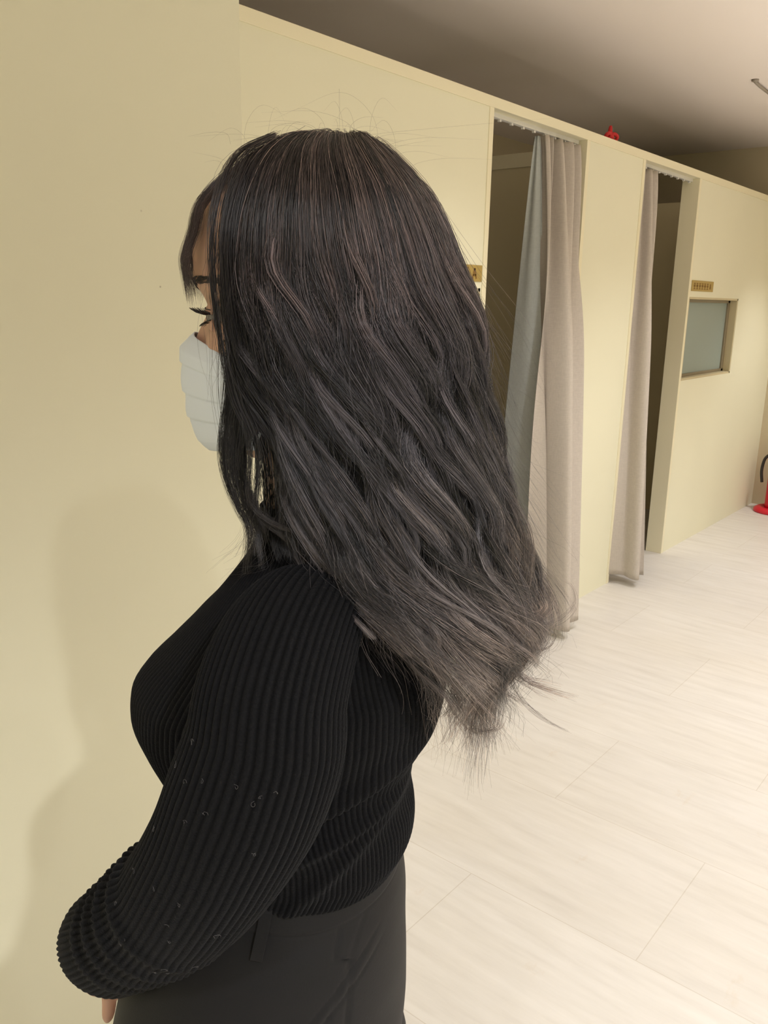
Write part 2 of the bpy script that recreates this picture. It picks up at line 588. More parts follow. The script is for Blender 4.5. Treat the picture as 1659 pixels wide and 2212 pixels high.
e = empty('curtain', (3.28, 1.80, .05), 'taupe linen curtain gathered at the right side of the first doorway', 'curtain')
G = sheet([(3.145, 1.825), (3.22, 1.840), (3.32, 1.815), (3.452, 1.835)],
          [(3.200, 1.745), (3.160, 1.670), (3.210, 1.620), (3.29, 1.595), (3.352, 1.640)], DT - .028, .045, 4.6, 2.1, .030, .043, seed=1)
solid_sheet('curtain_panel', G, M['curtain'], e)
G = sheet([(3.152, 1.830), (3.148, 1.838), (3.146, 1.848)],
          [(3.215, 1.74), (3.235, 1.83), (3.255, 1.93), (3.235, 2.02)], DT - .03, .05, 1.5, 1, .004, .012, n=60, seed=2)
solid_sheet('curtain_lining', G, M['lining'], e)
tag(e.children[-1], 'blue-grey lining turned into the booth')

e = empty('curtain', (4.13, 1.74, .05), 'narrow taupe curtain bunched at the left side of the second doorway', 'curtain')
G = sheet([(4.100, 1.825), (4.17, 1.84), (4.23, 1.82), (4.300, 1.835)],
          [(4.105, 1.79), (4.088, 1.715), (4.120, 1.655), (4.185, 1.622)], DT - .028, .05, 3.6, 1.7, .022, .029, seed=3)
solid_sheet('curtain_panel', G, M['curtain'], e)


# ---------------------------------------------------------------- red thing on the partition
e = empty('ribbon_bow', (3.71, YW + .03, PT), 'tiny red ribbon bow sitting on top of the partition between the doorways', 'ribbon')
mb = MB()
mb.ball((3.752, YW + .03, PT + .016), (.024, .014, .016), 16, 10)
mb.build('knot', M['red_matt'], e, True)
for sx, dz in ((-1, .0), (1, .004)):
    mb = MB()
    P = catmull([(3.752, YW + .03, PT + .018), (3.752 + sx * .022, YW + .026, PT + .030 + dz), (3.752 + sx * .052, YW + .022, PT + .022 + dz),
                 (3.752 + sx * .048, YW + .032, PT + .008), (3.752 + sx * .012, YW + .03, PT + .010)], 16)
    mb.tube(P, .0085, 8)
    mb.build('loop', M['red_matt'], e, True)
MB().tube(catmull([(3.747, YW + .03, PT + .02), (3.744, YW + .03, PT + .045), (3.747, YW + .03, PT + .064)], 8), [.012, .012, .011, .011, .010, .009, .008, .006], 8).build('tail', M['red_matt'], e, True)

# ---------------------------------------------------------------- fire extinguisher
FX, FY = 6.44, 1.575
e = empty('fire_extinguisher', (FX, FY, 0), 'red fire extinguisher with black hose standing in a round red base by the far corner', 'fire extinguisher')
MB().lathe([(.138, 0), (.142, .006), (.138, .022), (.118, .036), (.090, .040), (.085, .03), (.02, .028)], (FX, FY, .0005), 48).build('stand', M['red'], e, True)
MB().lathe([(.02, .030), (.066, .032), (.068, .05), (.068, .36), (.060, .40), (.038, .425), (.022, .435), (.020, .45)], (FX, FY, 0), 40).build('cylinder', M['red'], e, True)
mb = MB(); mb.lathe([(.018, .445), (.020, .46), (.018, .49), (.008, .495)], (FX, FY, 0), 20)
mb.build('valve', M['metal'], e, True)
mb = MB(); mb.box(FX - .012, FX + .012, FY - .10, FY + .02, .488, .497); mb.box(FX - .012, FX + .012, FY - .095, FY + .02, .462, .469)
mb.build('handle', M['black'], e, bevel=.003)
MB().tube(catmull([(FX, FY + .015, .45), (FX, FY + .055, .435), (FX, FY + .105, .39), (FX, FY + .120, .30), (FX, FY + .108, .21)], 30), .0105, 10).build('hose', M['black'], e, True)

# ---------------------------------------------------------------- thin fixture on the ceiling
e = empty('ceiling_hook', (6.0, 1.95, CEIL), 'thin grey hook rod fixed to the ceiling near the right edge', 'hook')
m = new_mat('grey_ceiling_metal', (.30, .26, .21), .6)
cx, cy = 4.70, 1.513
MB().lathe([(.018, 0), (.018, -.008), (.008, -.012)], (cx, cy, CEIL), 16).build('mount', m, e, True)
MB().tube([(cx, cy, CEIL - .010), (cx + .10, cy + .005, CEIL - .012), (cx + .32, cy + .015, CEIL - .010)], .007, 8).build('rod', m, e, True)

# ---------------------------------------------------------------- downlight fixtures
DL = ['nearest behind the camera', 'behind the camera and to its right', 'left of the camera above the left wall', 'close to the partition left of the first doorway',
      'in front of the panel between the doorways', 'nearest the far corner with the extinguisher', 'on the open side opposite the first doorway', 'on the open side opposite the second doorway']
for k, (x, y, *_r) in enumerate(LIGHTS):
    e = empty('downlight', (x, y, CEIL), 'round recessed ceiling downlight, ' + DL[k], 'light', 'recessed ceiling downlights')
    MB().lathe([(.060, 0), (.062, -.006), (.052, -.010), (.046, -.004)], (x, y, CEIL), 32).build('rim', M['lamp_rim'], e, True)
    MB().lathe([(.045, -.003), (.044, -.0045), (.001, -.005)], (x, y, CEIL), 24).build('lens', M['lens'], e, True)

for k, (x, y, p_) in enumerate(ADDED_UPLIGHTS):  # housings for the added ceiling-brightening lamps
    e = empty('added_floor_uplight', (x, y, 0), 'added black floor uplighter, out of view, to brighten the ceiling, %s one' % ('nearer', 'farther')[k], 'lamp', 'added floor uplighters')
    MB().lathe([(.19, 0), (.19, .012), (.185, .30), (.19, .32), (.175, .32), (.165, .29)], (x, y, .0), 40).build('housing', M['black'], e, True)
    MB().lathe([(.164, .295), (.160, .300), (.001, .302)], (x, y, 0), 32).build('lens', M['lens'], e, True)

#PERSON
# ================================================================ the woman
H0 = np.array([0.48998, 0.47590, 0.0])
FV = np.array([-0.42013308, 0.9074625, 0.0])     # the way she faces
LV = np.array([-0.9074625, -0.42013308, 0.0])    # her left
UV = np.array([0.0, 0.0, 1.0])
ROT = np.stack([FV, LV, UV])


def wl(P):
    """body coordinates (forward, left, up) -> world"""
    return np.asarray(P, float) @ ROT + H0


def sgp(x, p): return np.sign(x) * np.abs(x) ** p


def loft_rings(keys, zs, m, ex=1.0, th0=0.0):
    """keys rows: z, front, back, halfwidth, tilt ; returns (n,m,3) body coordinates and angles"""
    K = np.asarray(keys, float)
    if K[0, 0] > K[-1, 0]: K = K[::-1]
    v = pchip(K[:, 0], K[:, 1:], zs)
    th = np.linspace(0, 2 * np.pi, m, endpoint=False) + th0
    c, s = np.cos(th), np.sin(th)
    ff, bb, w, tl = [v[:, k:k + 1] for k in range(4)]
    cx = (ff + bb) / 2; a = (ff - bb) / 2
    f = cx + a * sgp(c, ex)[None]
    l = w * sgp(s, ex)[None]
    z = np.asarray(zs)[:, None] + tl * (f - cx)
    return np.stack([f, l, z], -1), th


def normals_of(G):
    du = np.roll(G, -1, 1) - np.roll(G, 1, 1)
    dv = np.gradient(G, axis=0)
    n = np.cross(du, dv)
    return n / (np.linalg.norm(n, axis=-1, keepdims=True) + 1e-12)


# ---------------------------------------------------------------- arms: centre line of the left arm
ARM = np.array([[-.026, .075, 1.246], [-.026, .110, 1.245], [-.024, .140, 1.232], [-.021, .160, 1.206], [-.018, .166, 1.172], [-.006, .170, 1.134],
                [.015, .170, 1.088], [.046, .162, 1.038], [.083, .145, .991], [.132, .115, .936], [.178, .087, .890], [.200, .074, .866]])
# across (in the view plane) and depth radii of the sleeve
ARM_RA = np.array([.034, .044, .049, .0515, .0545, .0555, .0525, .050, .048, .044, .039, .034])
ARM_RB = np.array([.028, .036, .040, .044, .047, .049, .048, .047, .045, .042, .037, .032])


def arm_frames(P, first=None):
    T = np.gradient(P, axis=0); T /= np.linalg.norm(T, axis=1)[:, None]
    ref = np.array([1.0, 0, 0])
    A = ref[None] - T * (T @ ref)[:, None]
    A /= np.linalg.norm(A, axis=1)[:, None]
    B = np.cross(T, A)
    return T, A, B


# ---------------------------------------------------------------- body (one continuous surface)
def face_offset(P, th):
    """nose, sockets, lips, chin: pushes the front of the head surface"""
    f, l, z = P[..., 0].copy(), P[..., 1], P[..., 2]
    g = lambda c, s, x: np.exp(-((x - c) / s) ** 2)
    front = sstep(.02, .06, f)
    nose = .0175 * g(0, .0095, l) * (g(1.424, .013, z) + .55 * g(1.443, .014, z)) + .006 * g(0, .018, l) * g(1.422, .009, z)
    sock = -.010 * (g(.031, .015, l) + g(-.031, .015, l)) * g(1.458, .011, z)
    brow = .004 * (g(.030, .022, l) + g(-.030, .022, l)) * g(1.484, .008, z)
    cheek = .006 * (g(.040, .018, l) + g(-.040, .018, l)) * g(1.425, .018, z)
    lips = .007 * g(0, .020, l) * (g(1.398, .005, z) + g(1.387, .006, z)) - .003 * g(0, .02, l) * g(1.3925, .002, z)
    chin = .005 * g(0, .018, l) * g(1.360, .012, z)
    f += front * (nose + sock + brow + cheek + lips + chin)
    return np.stack([f, l, z], -1)


HEAD = [(1.338, .066, .030, .012, .25), (1.343, .078, .005, .030, .22), (1.352, .090, -.015, .042, .15), (1.366, .097, -.030, .051, .08),
        (1.390, .098, -.050, .057, 0), (1.412, .099, -.064, .062, 0), (1.435, .095, -.076, .067, 0), (1.458, .094, -.084, .071, 0),
        (1.485, .102, -.089, .074, 0), (1.508, .105, -.090, .076, 0), (1.530, .096, -.088, .075, 0), (1.550, .079, -.077, .066, 0),
        (1.566, .050, -.055, .047, 0), (1.574, .025, -.032, .027, 0), (1.5765, .006, -.012, .008, 0)]
mb = MB()
zs = np.concatenate([np.linspace(1.338, 1.36, 12)[:-1], np.linspace(1.36, 1.54, 76)[:-1], np.linspace(1.54, 1.5765, 22)])
G, th = loft_rings(HEAD, zs, 96, 0.96)
G[..., 1] *= 1 - .22 * sstep(.015, .095, G[..., 0])
G = face_offset(G, th)
mb.grid(wl(G), True, (True, True))
NECK = [(1.20, .050, -.050, .060, 0), (1.25, .046, -.048, .054, 0), (1.30, .044, -.048, .050, 0), (1.345, .046, -.058, .052, 0), (1.39, .04, -.066, .050, 0)]
G, th = loft_rings(NECK, np.linspace(1.20, 1.39, 24), 48)
mb.grid(wl(G), True, (True, True))
TORSO = [(1.255, .040, -.050, .060, 0), (1.235, .060, -.064, .095, 0), (1.21, .078, -.076, .120, 0), (1.17, .105, -.090, .124, 0), (1.12, .140, -.095, .120, 0),
         (1.09, .140, -.085, .115, 0), (1.05, .115, -.074, .104, 0), (1.0, .095, -.060, .090, 0), (.95, .10, -.058, .100, 0), (.88, .13, -.062, .125, 0),
         (.80, .150, -.063, .138, 0), (.72, .150, -.05, .130, 0)]
G, th = loft_rings(TORSO, np.linspace(1.255, .72, 60), 64)
mb.grid(wl(G), True, (True, True))
for sgn in (1, -1):
    P = catmull(ARM * [1, sgn, 1], 40)
    r = np.interp(np.linspace(0, 1, 40), [0, .15, .5, .62, .9, 1], [.026, .034, .034, .033, .024, .022])
    mb.tube(wl(P), r, 24)
    lg_ = catmull([(.055, sgn * .075, .78), (.060, sgn * .080, .60), (.055, sgn * .078, .42), (.045, sgn * .075, .22), (.040, sgn * .075, .07)], 30)
    mb.tube(wl(lg_), np.interp(np.linspace(0, 1, 30), [0, .5, .7, 1], [.082, .050, .050, .032]), 24)


# hands: palm and five fingers, clasped low in front of the body
def hand(mb, sgn):
    wr = np.array([.205, sgn * .066, .862])
    if sgn > 0:
        dirv = np.array([-.05, -.50, -.86]); side = np.array([.97, .15, .15])      # fingers point down and inward
    else:
        dirv = np.array([.02, .45, -.88]); side = np.array([.97, -.10, .10])
    dirv = dirv / np.linalg.norm(dirv)
    side = side - dirv * (side @ dirv); side /= np.linalg.norm(side)
    nrm = np.cross(dirv, side) * sgn
    if sgn < 0: wr = wr + np.array([-.012, 0, -.01])
    # palm
    G = []
    for t, w, h in ((-.3, .018, .017), (0, .022, .017), (.25, .033, .015), (.5, .039, .0145), (.8, .041, .013), (1.0, .038, .010), (1.06, .02, .005)):
        c = wr + dirv * (.005 + .085 * t)
        a = np.linspace(0, 2 * np.pi, 28, endpoint=False)
        G.append(c + np.outer(sgp(np.cos(a), .75) * w, side) + np.outer(sgp(np.sin(a), .9) * h, nrm))
    mb.grid(wl(np.array(G)), True, (True, True))
    for k, (off, L_, r) in enumerate(((.029, .068, .0085), (.0105, .076, .0088), (-.009, .070, .0084), (-.028, .055, .0074))):
        p = wr + dirv * .080 + side * off
        d = dirv * 1.0 + side * off * 2
        pts = [p]
        for seg, (fr, curl) in enumerate(((.45, .25), (.30, .65), (.25, .95))):
            dd = d * math.cos(curl) - nrm * math.sin(curl) * 1.0
            dd /= np.linalg.norm(dd)
            pts.append(pts[-1] + dd * L_ * fr)
        Pp = catmull(pts, 14)
        mb.tube(wl(Pp), np.interp(np.linspace(0, 1, 14), [0, .4, .5, .8, .95, 1], [r, r * .95, r, r * .86, r * .7, r * .35]), 12)
    p = wr + dirv * .018 + side * .018
    Pp = catmull([p, p + dirv * .022 + side * .008 - nrm * .008, p + dirv * .046 + side * .012 - nrm * .014, p + dirv * .072 + side * .009 - nrm * .018], 14)
    mb.tube(wl(Pp), np.interp(np.linspace(0, 1, 14), [0, .4, .8, .95, 1], [.013, .0105, .0095, .007, .003]), 12)


hand(mb, 1); hand(mb, -1)
# ears
for sgn in (1, -1):
    P = [(.000, sgn * .070, 1.425), (-.012, sgn * .077, 1.435), (-.020, sgn * .082, 1.455), (-.014, sgn * .082, 1.474), (.001, sgn * .078, 1.476), (.006, sgn * .073, 1.462)]
    mb.tube(wl(catmull(P, 24)), .0045, 10)
    mb.ball(wl([-.004, sgn * .074, 1.452]), (.012, .010, .020), 14, 10)
person = mb.build('person', M['skin'], None, True)
rm = person.modifiers.new('remesh', 'REMESH'); rm.mode = 'VOXEL'; rm.voxel_size = .0021; rm.use_smooth_shade = True
sm = person.modifiers.new('smooth', 'SMOOTH'); sm.iterations = 3; sm.factor = .5
bpy.context.view_layer.update()
dg = bpy.context.evaluated_depsgraph_get()
me2 = bpy.data.meshes.new_from_object(person.evaluated_get(dg))
person.modifiers.clear()
person.data = me2
me2.polygons.foreach_set('use_smooth', np.ones(len(me2.polygons), dtype=bool))
if not me2.materials: me2.materials.append(M['skin'])
tag(person, 'person standing side-on in a black ribbed sweater and white face mask, hair long', 'person')

# ---------------------------------------------------------------- eyes, lashes, brows
from mathutils.bvhtree import BVHTree
_vv = np.zeros(len(me2.vertices) * 3); me2.vertices.foreach_get('co', _vv)
_bvh = BVHTree.FromPolygons([tuple(v) for v in _vv.reshape(-1, 3)], [tuple(q.vertices) for q in me2.polygons])


def on_face(l, z, off=.0004):
    o_ = wl([.25, l, z]); hit = _bvh.ray_cast(Vector(o_), Vector(-FV))
    return .25 - hit[3] + off if hit[0] is not None else .09


for sgn in (1, -1):
    c = np.array([.0705, sgn * .0305, 1.4550])
    e = MB().ball(wl(c), .0120, 28, 18).build('eye', M['eye_white'], person, True)
    d = np.array([.94, sgn * .10, -.16]); d /= np.linalg.norm(d)
    mb = MB(); a = np.linspace(0, 2 * np.pi, 28, endpoint=False)
    u = np.cross(d, [0, 0, 1]); u /= np.linalg.norm(u); v = np.cross(u, d)
    G = [wl(c + d * .0120 * math.cos(t) * 1.02 + .0124 * math.sin(t) * (np.outer(np.cos(a), u) + np.outer(np.sin(a), v))) for t in (.02, .2, .35, .48, .56)]
    mb.grid(np.array(G), True, (True, False))
    mb.build('iris', M['iris'], e, True)
    # lids
    for up in (1, -1):
        mb = MB(); rows = []
        for q in np.linspace(0, 1, 8):
            el0, el1 = (math.radians(22 - 14 * 0), math.radians(88)) if up > 0 else (math.radians(-24), math.radians(-88))
            row = []
            for az in np.linspace(-1.45, 1.45, 24):
                open_ = (math.cos(az) ** .8)
                lo = (.10 + .22 * open_) if up > 0 else -(.10 + .22 * open_)
                el = lo + (el1 - lo) * q
                rr = .0131 + .0006 * math.sin(q * 3)
                row.append(c + rr * np.array([math.cos(el) * math.cos(az), math.cos(el) * math.sin(az), math.sin(el)]))
            rows.append(row)
        o = solid_sheet('eyelid', wl(np.array(rows)), M['skin'], person, .0009)
    # lashes
    mb = MB()
    for k in range(34):
        az = -1.25 + 2.5 * k / 33
        op = math.cos(az) ** .8; el = .10 + .22 * op
        p = c + .0135 * np.array([math.cos(el) * math.cos(az), math.cos(el) * math.sin(az), math.sin(el)])
        o_ = np.array([math.cos(az * .9), math.sin(az * .9), 0.0])
        Ln = .0100 * (1 + .25 * random.random())
        P = catmull([p, p + o_ * Ln * .5 - UV * .0006, p + o_ * Ln + UV * .0024], 6)
        mb.tube(wl(P), [.0006, .0006, .0005, .0004, .0003, .00015], 4)
        el = -.32; p = c + .0135 * np.array([math.cos(el) * math.cos(az), math.cos(el) * math.sin(az), math.sin(el)])
        if k % 2 == 0:
            P = catmull([p, p + o_ * .0028 - UV * .001, p + o_ * .005 - UV * .0032], 5)
            mb.tube(wl(P), [.0003, .0003, .0002, .0002, .0001], 4)
    P = [c + .0137 * np.array([math.cos(.10 + .22 * math.cos(az) ** .8) * math.cos(az), math.cos(.10 + .22 * math.cos(az) ** .8) * math.sin(az), math.sin(.10 + .22 * math.cos(az) ** .8)]) for az in np.linspace(-1.3, 1.3, 20)]
    mb.tube(wl(np.array(P)), .0010, 6)
    P = [c + .0137 * np.array([math.cos(-.10 - .22 * math.cos(az) ** .8) * math.cos(az), math.cos(-.10 - .22 * math.cos(az) ** .8) * math.sin(az), math.sin(-.10 - .22 * math.cos(az) ** .8)]) for az in np.linspace(-1.35, 1.35, 20)]
    mb.tube(wl(np.array(P)), .0006, 6)
    P = [c + .0146 * np.array([math.cos(.52) * math.cos(az), math.cos(.52) * math.sin(az), math.sin(.52 - .12 * abs(az))]) for az in np.linspace(-1.2, 1.3, 20)]
    mb.tube(wl(np.array(P)), .0004, 6)  # upper lid crease, its shade drawn as a dark line
    mb.build('eyelashes', M['lash'], person, True)
    tag(person.children[-1], kind='stuff')
    # eyebrow: a strip of short hairs
    mb = MB()
    for k in range(260):
        t = random.random()
        l_ = sgn * (.010 + .050 * t); z_ = 1.4785 + .006 * math.sin(t * 2.2) - .003 * t + (random.random() - .5) * .0075 * (1 - .55 * t)
        l2, z2 = l_ + sgn * .0045, z_ + .0028 - .0035 * t
        mb.tube(wl([(on_face(l_, z_), l_, z_), (on_face((l_ + l2) / 2, (z_ + z2) / 2, .0012), (l_ + l2) / 2, (z_ + z2) / 2), (on_face(l2, z2, .0008), l2, z2)]), [.0003, .00028, .0001], 4, False)
    tag(mb.build('eyebrow', M['brow'], person, True), kind='stuff')

# ---------------------------------------------------------------- face mask
n, m = 90, 80
tt = np.linspace(0, 1, n)     # top to bottom
G = np.zeros((n, m, 3))
for i, t in enumerate(tt):
    zc = 1.4415 - .098 * t
    # centre profile of the mask (forward of the face)
    fc = np.interp(t, [0, .12, .3, .5, .75, .92, 1], [.110, .124, .125, .123, .119, .110, .100])
    for j, s in enumerate(np.linspace(-1, 1, m)):
        l = s * (.068 + .004 * math.sin(math.pi * t))
        a = abs(s)
        f = fc - (fc - .028) * (.22 * a + .78 * a ** 2.0) - .004 * math.exp(-((a - .45) / .2) ** 2)
        z = zc - .020 * a ** 1.1 * (1 - t) * 1.0 + .014 * a ** 1.5 * t * 1.0
        # three pleats opening downward
        pl = 0
        for pk in (.24, .50, .72):
            x = (t - pk)
            pl += .0026 * (sstep(-.012, .0, x) - sstep(0, .17, x)) * (1 - a ** 4 * .5)
        bnd = .0006 * (math.exp(-((t - .035) / .02) ** 2) + math.exp(-((t - .965) / .02) ** 2))
        G[i, j] = (f - pl + bnd, l, z)
mask = solid_sheet('face_mask', wl(G), M['mask'], person, .0009)
tag(mask, 'white pleated disposable face mask')
for sgn in (1, -1):
    P = catmull([(.029, sgn * .0675, 1.4210), (.015, sgn * .074, 1.440), (-.010, sgn * .080, 1.458), (-.026, sgn * .083, 1.445), (-.018, sgn * .080, 1.425),
                 (.008, sgn * .074, 1.395), (.029, sgn * .0675, 1.361)], 40)
    MB().tube(wl(P), .0012, 6).build('ear_loop', M['mask'], mask, True)

# ---------------------------------------------------------------- sweater
SW = [(1.312, .0480, -.056, .0540, -.18), (1.300, .0490, -.058, .0560, -.18), (1.288, .0500, -.060, .0590, -.17), (1.276, .054, -.064, .066, -.15), (1.264, .060, -.068, .080, -.12), (1.250, .068, -.074, .100, -.08),
      (1.232, .080, -.082, .120, -.04), (1.21, .098, -.090, .130, 0), (1.185, .122, -.100, .134, 0), (1.160, .146, -.109, .135, 0), (1.140, .158, -.110, .134, 0),
      (1.115, .161, -.106, .130, 0), (1.090, .152, -.095, .125, 0), (1.068, .138, -.083, .120, 0), (1.048, .126, -.080, .116, .04), (1.025, .118, -.085, .113, .08),
      (1.005, .116, -.084, .112, .12), (.992, .114, -.076, .111, .16), (.985, .114, -.070, .110, .16)]
NR = 132
m = NR * 6
zs = np.concatenate([np.linspace(1.312, 1.24, 70)[:-1], np.linspace(1.24, .986, 220)])
G, th = loft_rings(SW, zs, m, 0.93)
Z = G[..., 2]
F_, L_ = G[..., 0], G[..., 1]
# two breasts instead of one dome
bz = np.exp(-((Z - 1.125) / .05) ** 2)
G[..., 0] += np.where(F_ > 0.03, bz * (.004 * np.exp(-((np.abs(L_) - .062) / .035) ** 2) - .014 * np.exp(-(L_ / .022) ** 2)), 0)
Nn = -normals_of(wl(G)) if False else normals_of(wl(G))
cen = wl(np.stack([G[..., 0].mean(1, keepdims=True) + 0 * F_, 0 * L_, Z], -1))
sg = np.sign(((wl(G) - cen) * Nn).sum(-1).mean())
Nn = Nn * sg
ribph = (np.arange(m) % 6) / 6.0
rib = np.abs(np.cos(np.pi * ribph)) ** 1.0
rib = (0.5 + 0.5 * np.cos(2 * np.pi * ribph)) ** .6
RIB = np.repeat(rib[None], len(zs), 0)
fade = sstep(1.30, 1.24, Z) * .6 + .4
Gw = wl(G)
# folds below the armpit and at the waist (body coordinates)
def fold(c, d, w, amp):
    c = np.array(c); d = np.array(d, float); d /= np.linalg.norm(d)
    x = (F_ - c[0]) * d[1] - (Z - c[1]) * d[0]
    y = (F_ - c[0]) * d[0] + (Z - c[1]) * d[1]
    return amp * np.exp(-(x / w) ** 2) * np.exp(-(y / .06) ** 4) * sstep(-.02, .05, L_ * 1.0) 
FO = fold((-.045, 1.085), (1, -.55), .008, .008) - fold((-.040, 1.068), (1, -.5), .007, .005) + fold((-.04, 1.045), (1, -.45), .006, .006) \
     + fold((-.040, 1.015), (1, -1.0), .007, .005)
FO = FO + .0015 * np.sin(Z * 95 + 3 * F_ / .05) * np.exp(-((Z - 1.03) / .035) ** 2)
hem = .0016 * np.exp(-((np.broadcast_to(zs[:, None], Z.shape) - .990) / .004) ** 2)
Gw = Gw + Nn * (.0017 * RIB * fade + FO + hem)[..., None]
mbS = MB(); mbS.grid(Gw, True, (False, False)); ribs = [RIB.ravel() * fade.ravel() + .25 * (1 - fade.ravel())]

# sleeves
NS = 52
for sgn in (1, -1):
    n = 330
    P = catmull(ARM * [1, sgn, 1], n)
    # extend into a ring that lies on the armhole: tangents turned outward at the start
    T, A, B = arm_frames(P)
    s = np.linspace(0, 1, n); ks = np.linspace(0, 1, len(ARM))
    L0 = np.concatenate([[0], np.cumsum(np.linalg.norm(np.diff(ARM, axis=0), axis=1))]); L0 /= L0[-1]
    ra = pchip(L0, ARM_RA, s); rb = pchip(L0, ARM_RB, s)
    # gathers near the elbow and the puffed end above the cuff
    wr = np.zeros(n)
    for c0, a0, w0 in ((.60, .0045, .014), (.665, .0055, .014), (.735, .0055, .015), (.81, .005, .017)):
        wr += a0 * np.exp(-((s - c0) / w0) ** 2)
    puff = .006 * np.exp(-((s - .90) / .07) ** 2)
    ms = NS * 8
    th = np.linspace(0, 2 * np.pi, ms, endpoint=False)
    rp = (np.arange(ms) % 8) / 8.0
    rb_ = (0.5 + 0.5 * np.cos(2 * np.pi * rp)) ** .6
    c_, s_ = sgp(np.cos(th), .96), sgp(np.sin(th), .96)
    endc = np.sqrt(np.clip(1 - ((s - .955) / .045).clip(0, 1) ** 2 * .80, .05, 1))
    G = np.zeros((n, ms, 3))
    inner = .5 + .5 * np.cos(th - 0.5)      # gathers are deepest on the bend side
    for k in range(n):
        gath = wr[k] * (.35 + .9 * inner) + puff[k]
        jig = 1 + .10 * math.sin(s[k] * 60) * 0
        off = (gath + .0018 * rb_)[:, None] * (c_[:, None] * A[k] + s_[:, None] * B[k])
        G[k] = P[k] + (c_[:, None] * A[k] * ra[k] + s_[:, None] * B[k] * rb[k]) * endc[k] + off * endc[k]
        # fold rings slant like real gathers
    sl = wr[:, None] * 0 + .010 * np.sin(th)[None] * sstep(.5, .7, s)[:, None]
    G = G + T[:, None, :] * sl[..., None]
    mbS.grid(wl(G), True, (False, False), flip=(sgn < 0)); ribs.append(np.repeat(rb_[None], n, 0).ravel())
V = np.vstack(mbS.v)
sweater = npmesh('sweater', V, [np.vstack(mbS.q)], M['knit'], person, True, att={'rib': np.concatenate(ribs)})
tag(sweater, 'black ribbed knit sweater')
# lint and short pale fibres caught on the sleeve
mb = MB()
rl = random.Random(5)
for (u, t) in [(rl.uniform(-.9, .7), rl.uniform(.22, .62)) for _ in range(26)]:
    k = int(t * 329); a = math.pi / 2 + u
    n = 330; P = catmull(ARM, n)
    if k == int(t * 329):
        T, A, B = arm_frames(P[max(0, k - 2):k + 3])
        sc = L0
        ra_ = np.interp(t, L0, ARM_RA) + .0032; rb2 = np.interp(t, L0, ARM_RB) + .0032
        sgb = 1 if (B[2] @ np.array([0, 1, 0])) > 0 else -1
        c = P[k] + math.cos(a) * A[2] * ra_ + sgb * math.sin(a) * B[2] * rb2
        nn = math.cos(a) * A[2] + sgb * math.sin(a) * B[2]
        t1 = np.cross(nn, [0, 0, 1.0]); t1 /= np.linalg.norm(t1); t2 = np.cross(nn, t1)
        ph = rl.uniform(0, 6.28); R_ = rl.uniform(.0008, .0022); pts = []
        for q in range(7):
            ang = ph + q * rl.uniform(.6, 1.1)
            pts.append(c + nn * .0006 + t1 * math.cos(ang) * R_ + t2 * math.sin(ang) * R_ + t1 * q * .0004)
        mb.tube(wl(catmull(pts, 14)), .00008, 4)
M['lint'] = new_mat('pale_lint', (.16, .15, .15), .9)
tag(mb.build('lint', M['lint'], sweater, True), 'pale lint fibres caught on the black sleeve', kind='stuff')

# ---------------------------------------------------------------- trousers
TR = [(1.02, .105, -.064, .100, .12), (1.00, .108, -.067, .104, .12), (.985, .112, -.070, .109, .12), (.965, .120, -.073, .116, .1), (.94, .132, -.077, .126, .06), (.90, .156, -.080, .138, 0), (.85, .182, -.081, .148, 0),
      (.80, .200, -.081, .154, 0), (.76, .208, -.080, .157, 0), (.735, .209, -.079, .157, 0)]
m = 240
zs = np.linspace(1.02, .735, 170)
G, th = loft_rings(TR, zs, m, .95)
F_, L_, Z = G[..., 0], G[..., 1], G[..., 2]
Nn = normals_of(wl(G)); cen = wl(np.stack([.05 + 0 * F_, 0 * L_, Z], -1)); Nn *= np.sign(((wl(G) - cen) * Nn).sum(-1).mean())
D = np.zeros_like(F_)
g = lambda x, w: np.exp(-(x / w) ** 2)
wb = .966   # lower edge of the waistband
ZR = np.broadcast_to(zs[:, None], Z.shape)
D += .0014 * sstep(wb - .001, wb + .001, ZR)
D -= .0012 * g(ZR - wb, .0012)
lat = sstep(.03, .08, L_)
D -= .0020 * g(F_ + .046 + .010 * sstep(.935, .925, Z), .0012) * lat * sstep(wb, wb - .004, ZR)          # side seam
D -= .0008 * g((F_ + .068) + .25 * (Z - .98), .0012) * sstep(.0, .03, L_) * sstep(.96, .95, Z)                                  # back dart / seam
x = (F_ + .062) * .70 + (Z - .915) * .55
y = (F_ + .062) * .55 - (Z - .915) * .70
D += lat * (.0010 * g(x, .0035) - .0012 * g(x - .0045, .0010) - .0012 * g(x + .0045, .0010)) * (np.abs(y) < .04)
D += .003 * np.sin(F_ * 60 + Z * 40) * sstep(.86, .76, Z) * .5 + .0008 * np.sin(Z * 50 + th[None] * 5)
Gw = wl(G) + Nn * D[..., None]
mb = MB(); mb.grid(Gw, True, (False, False))
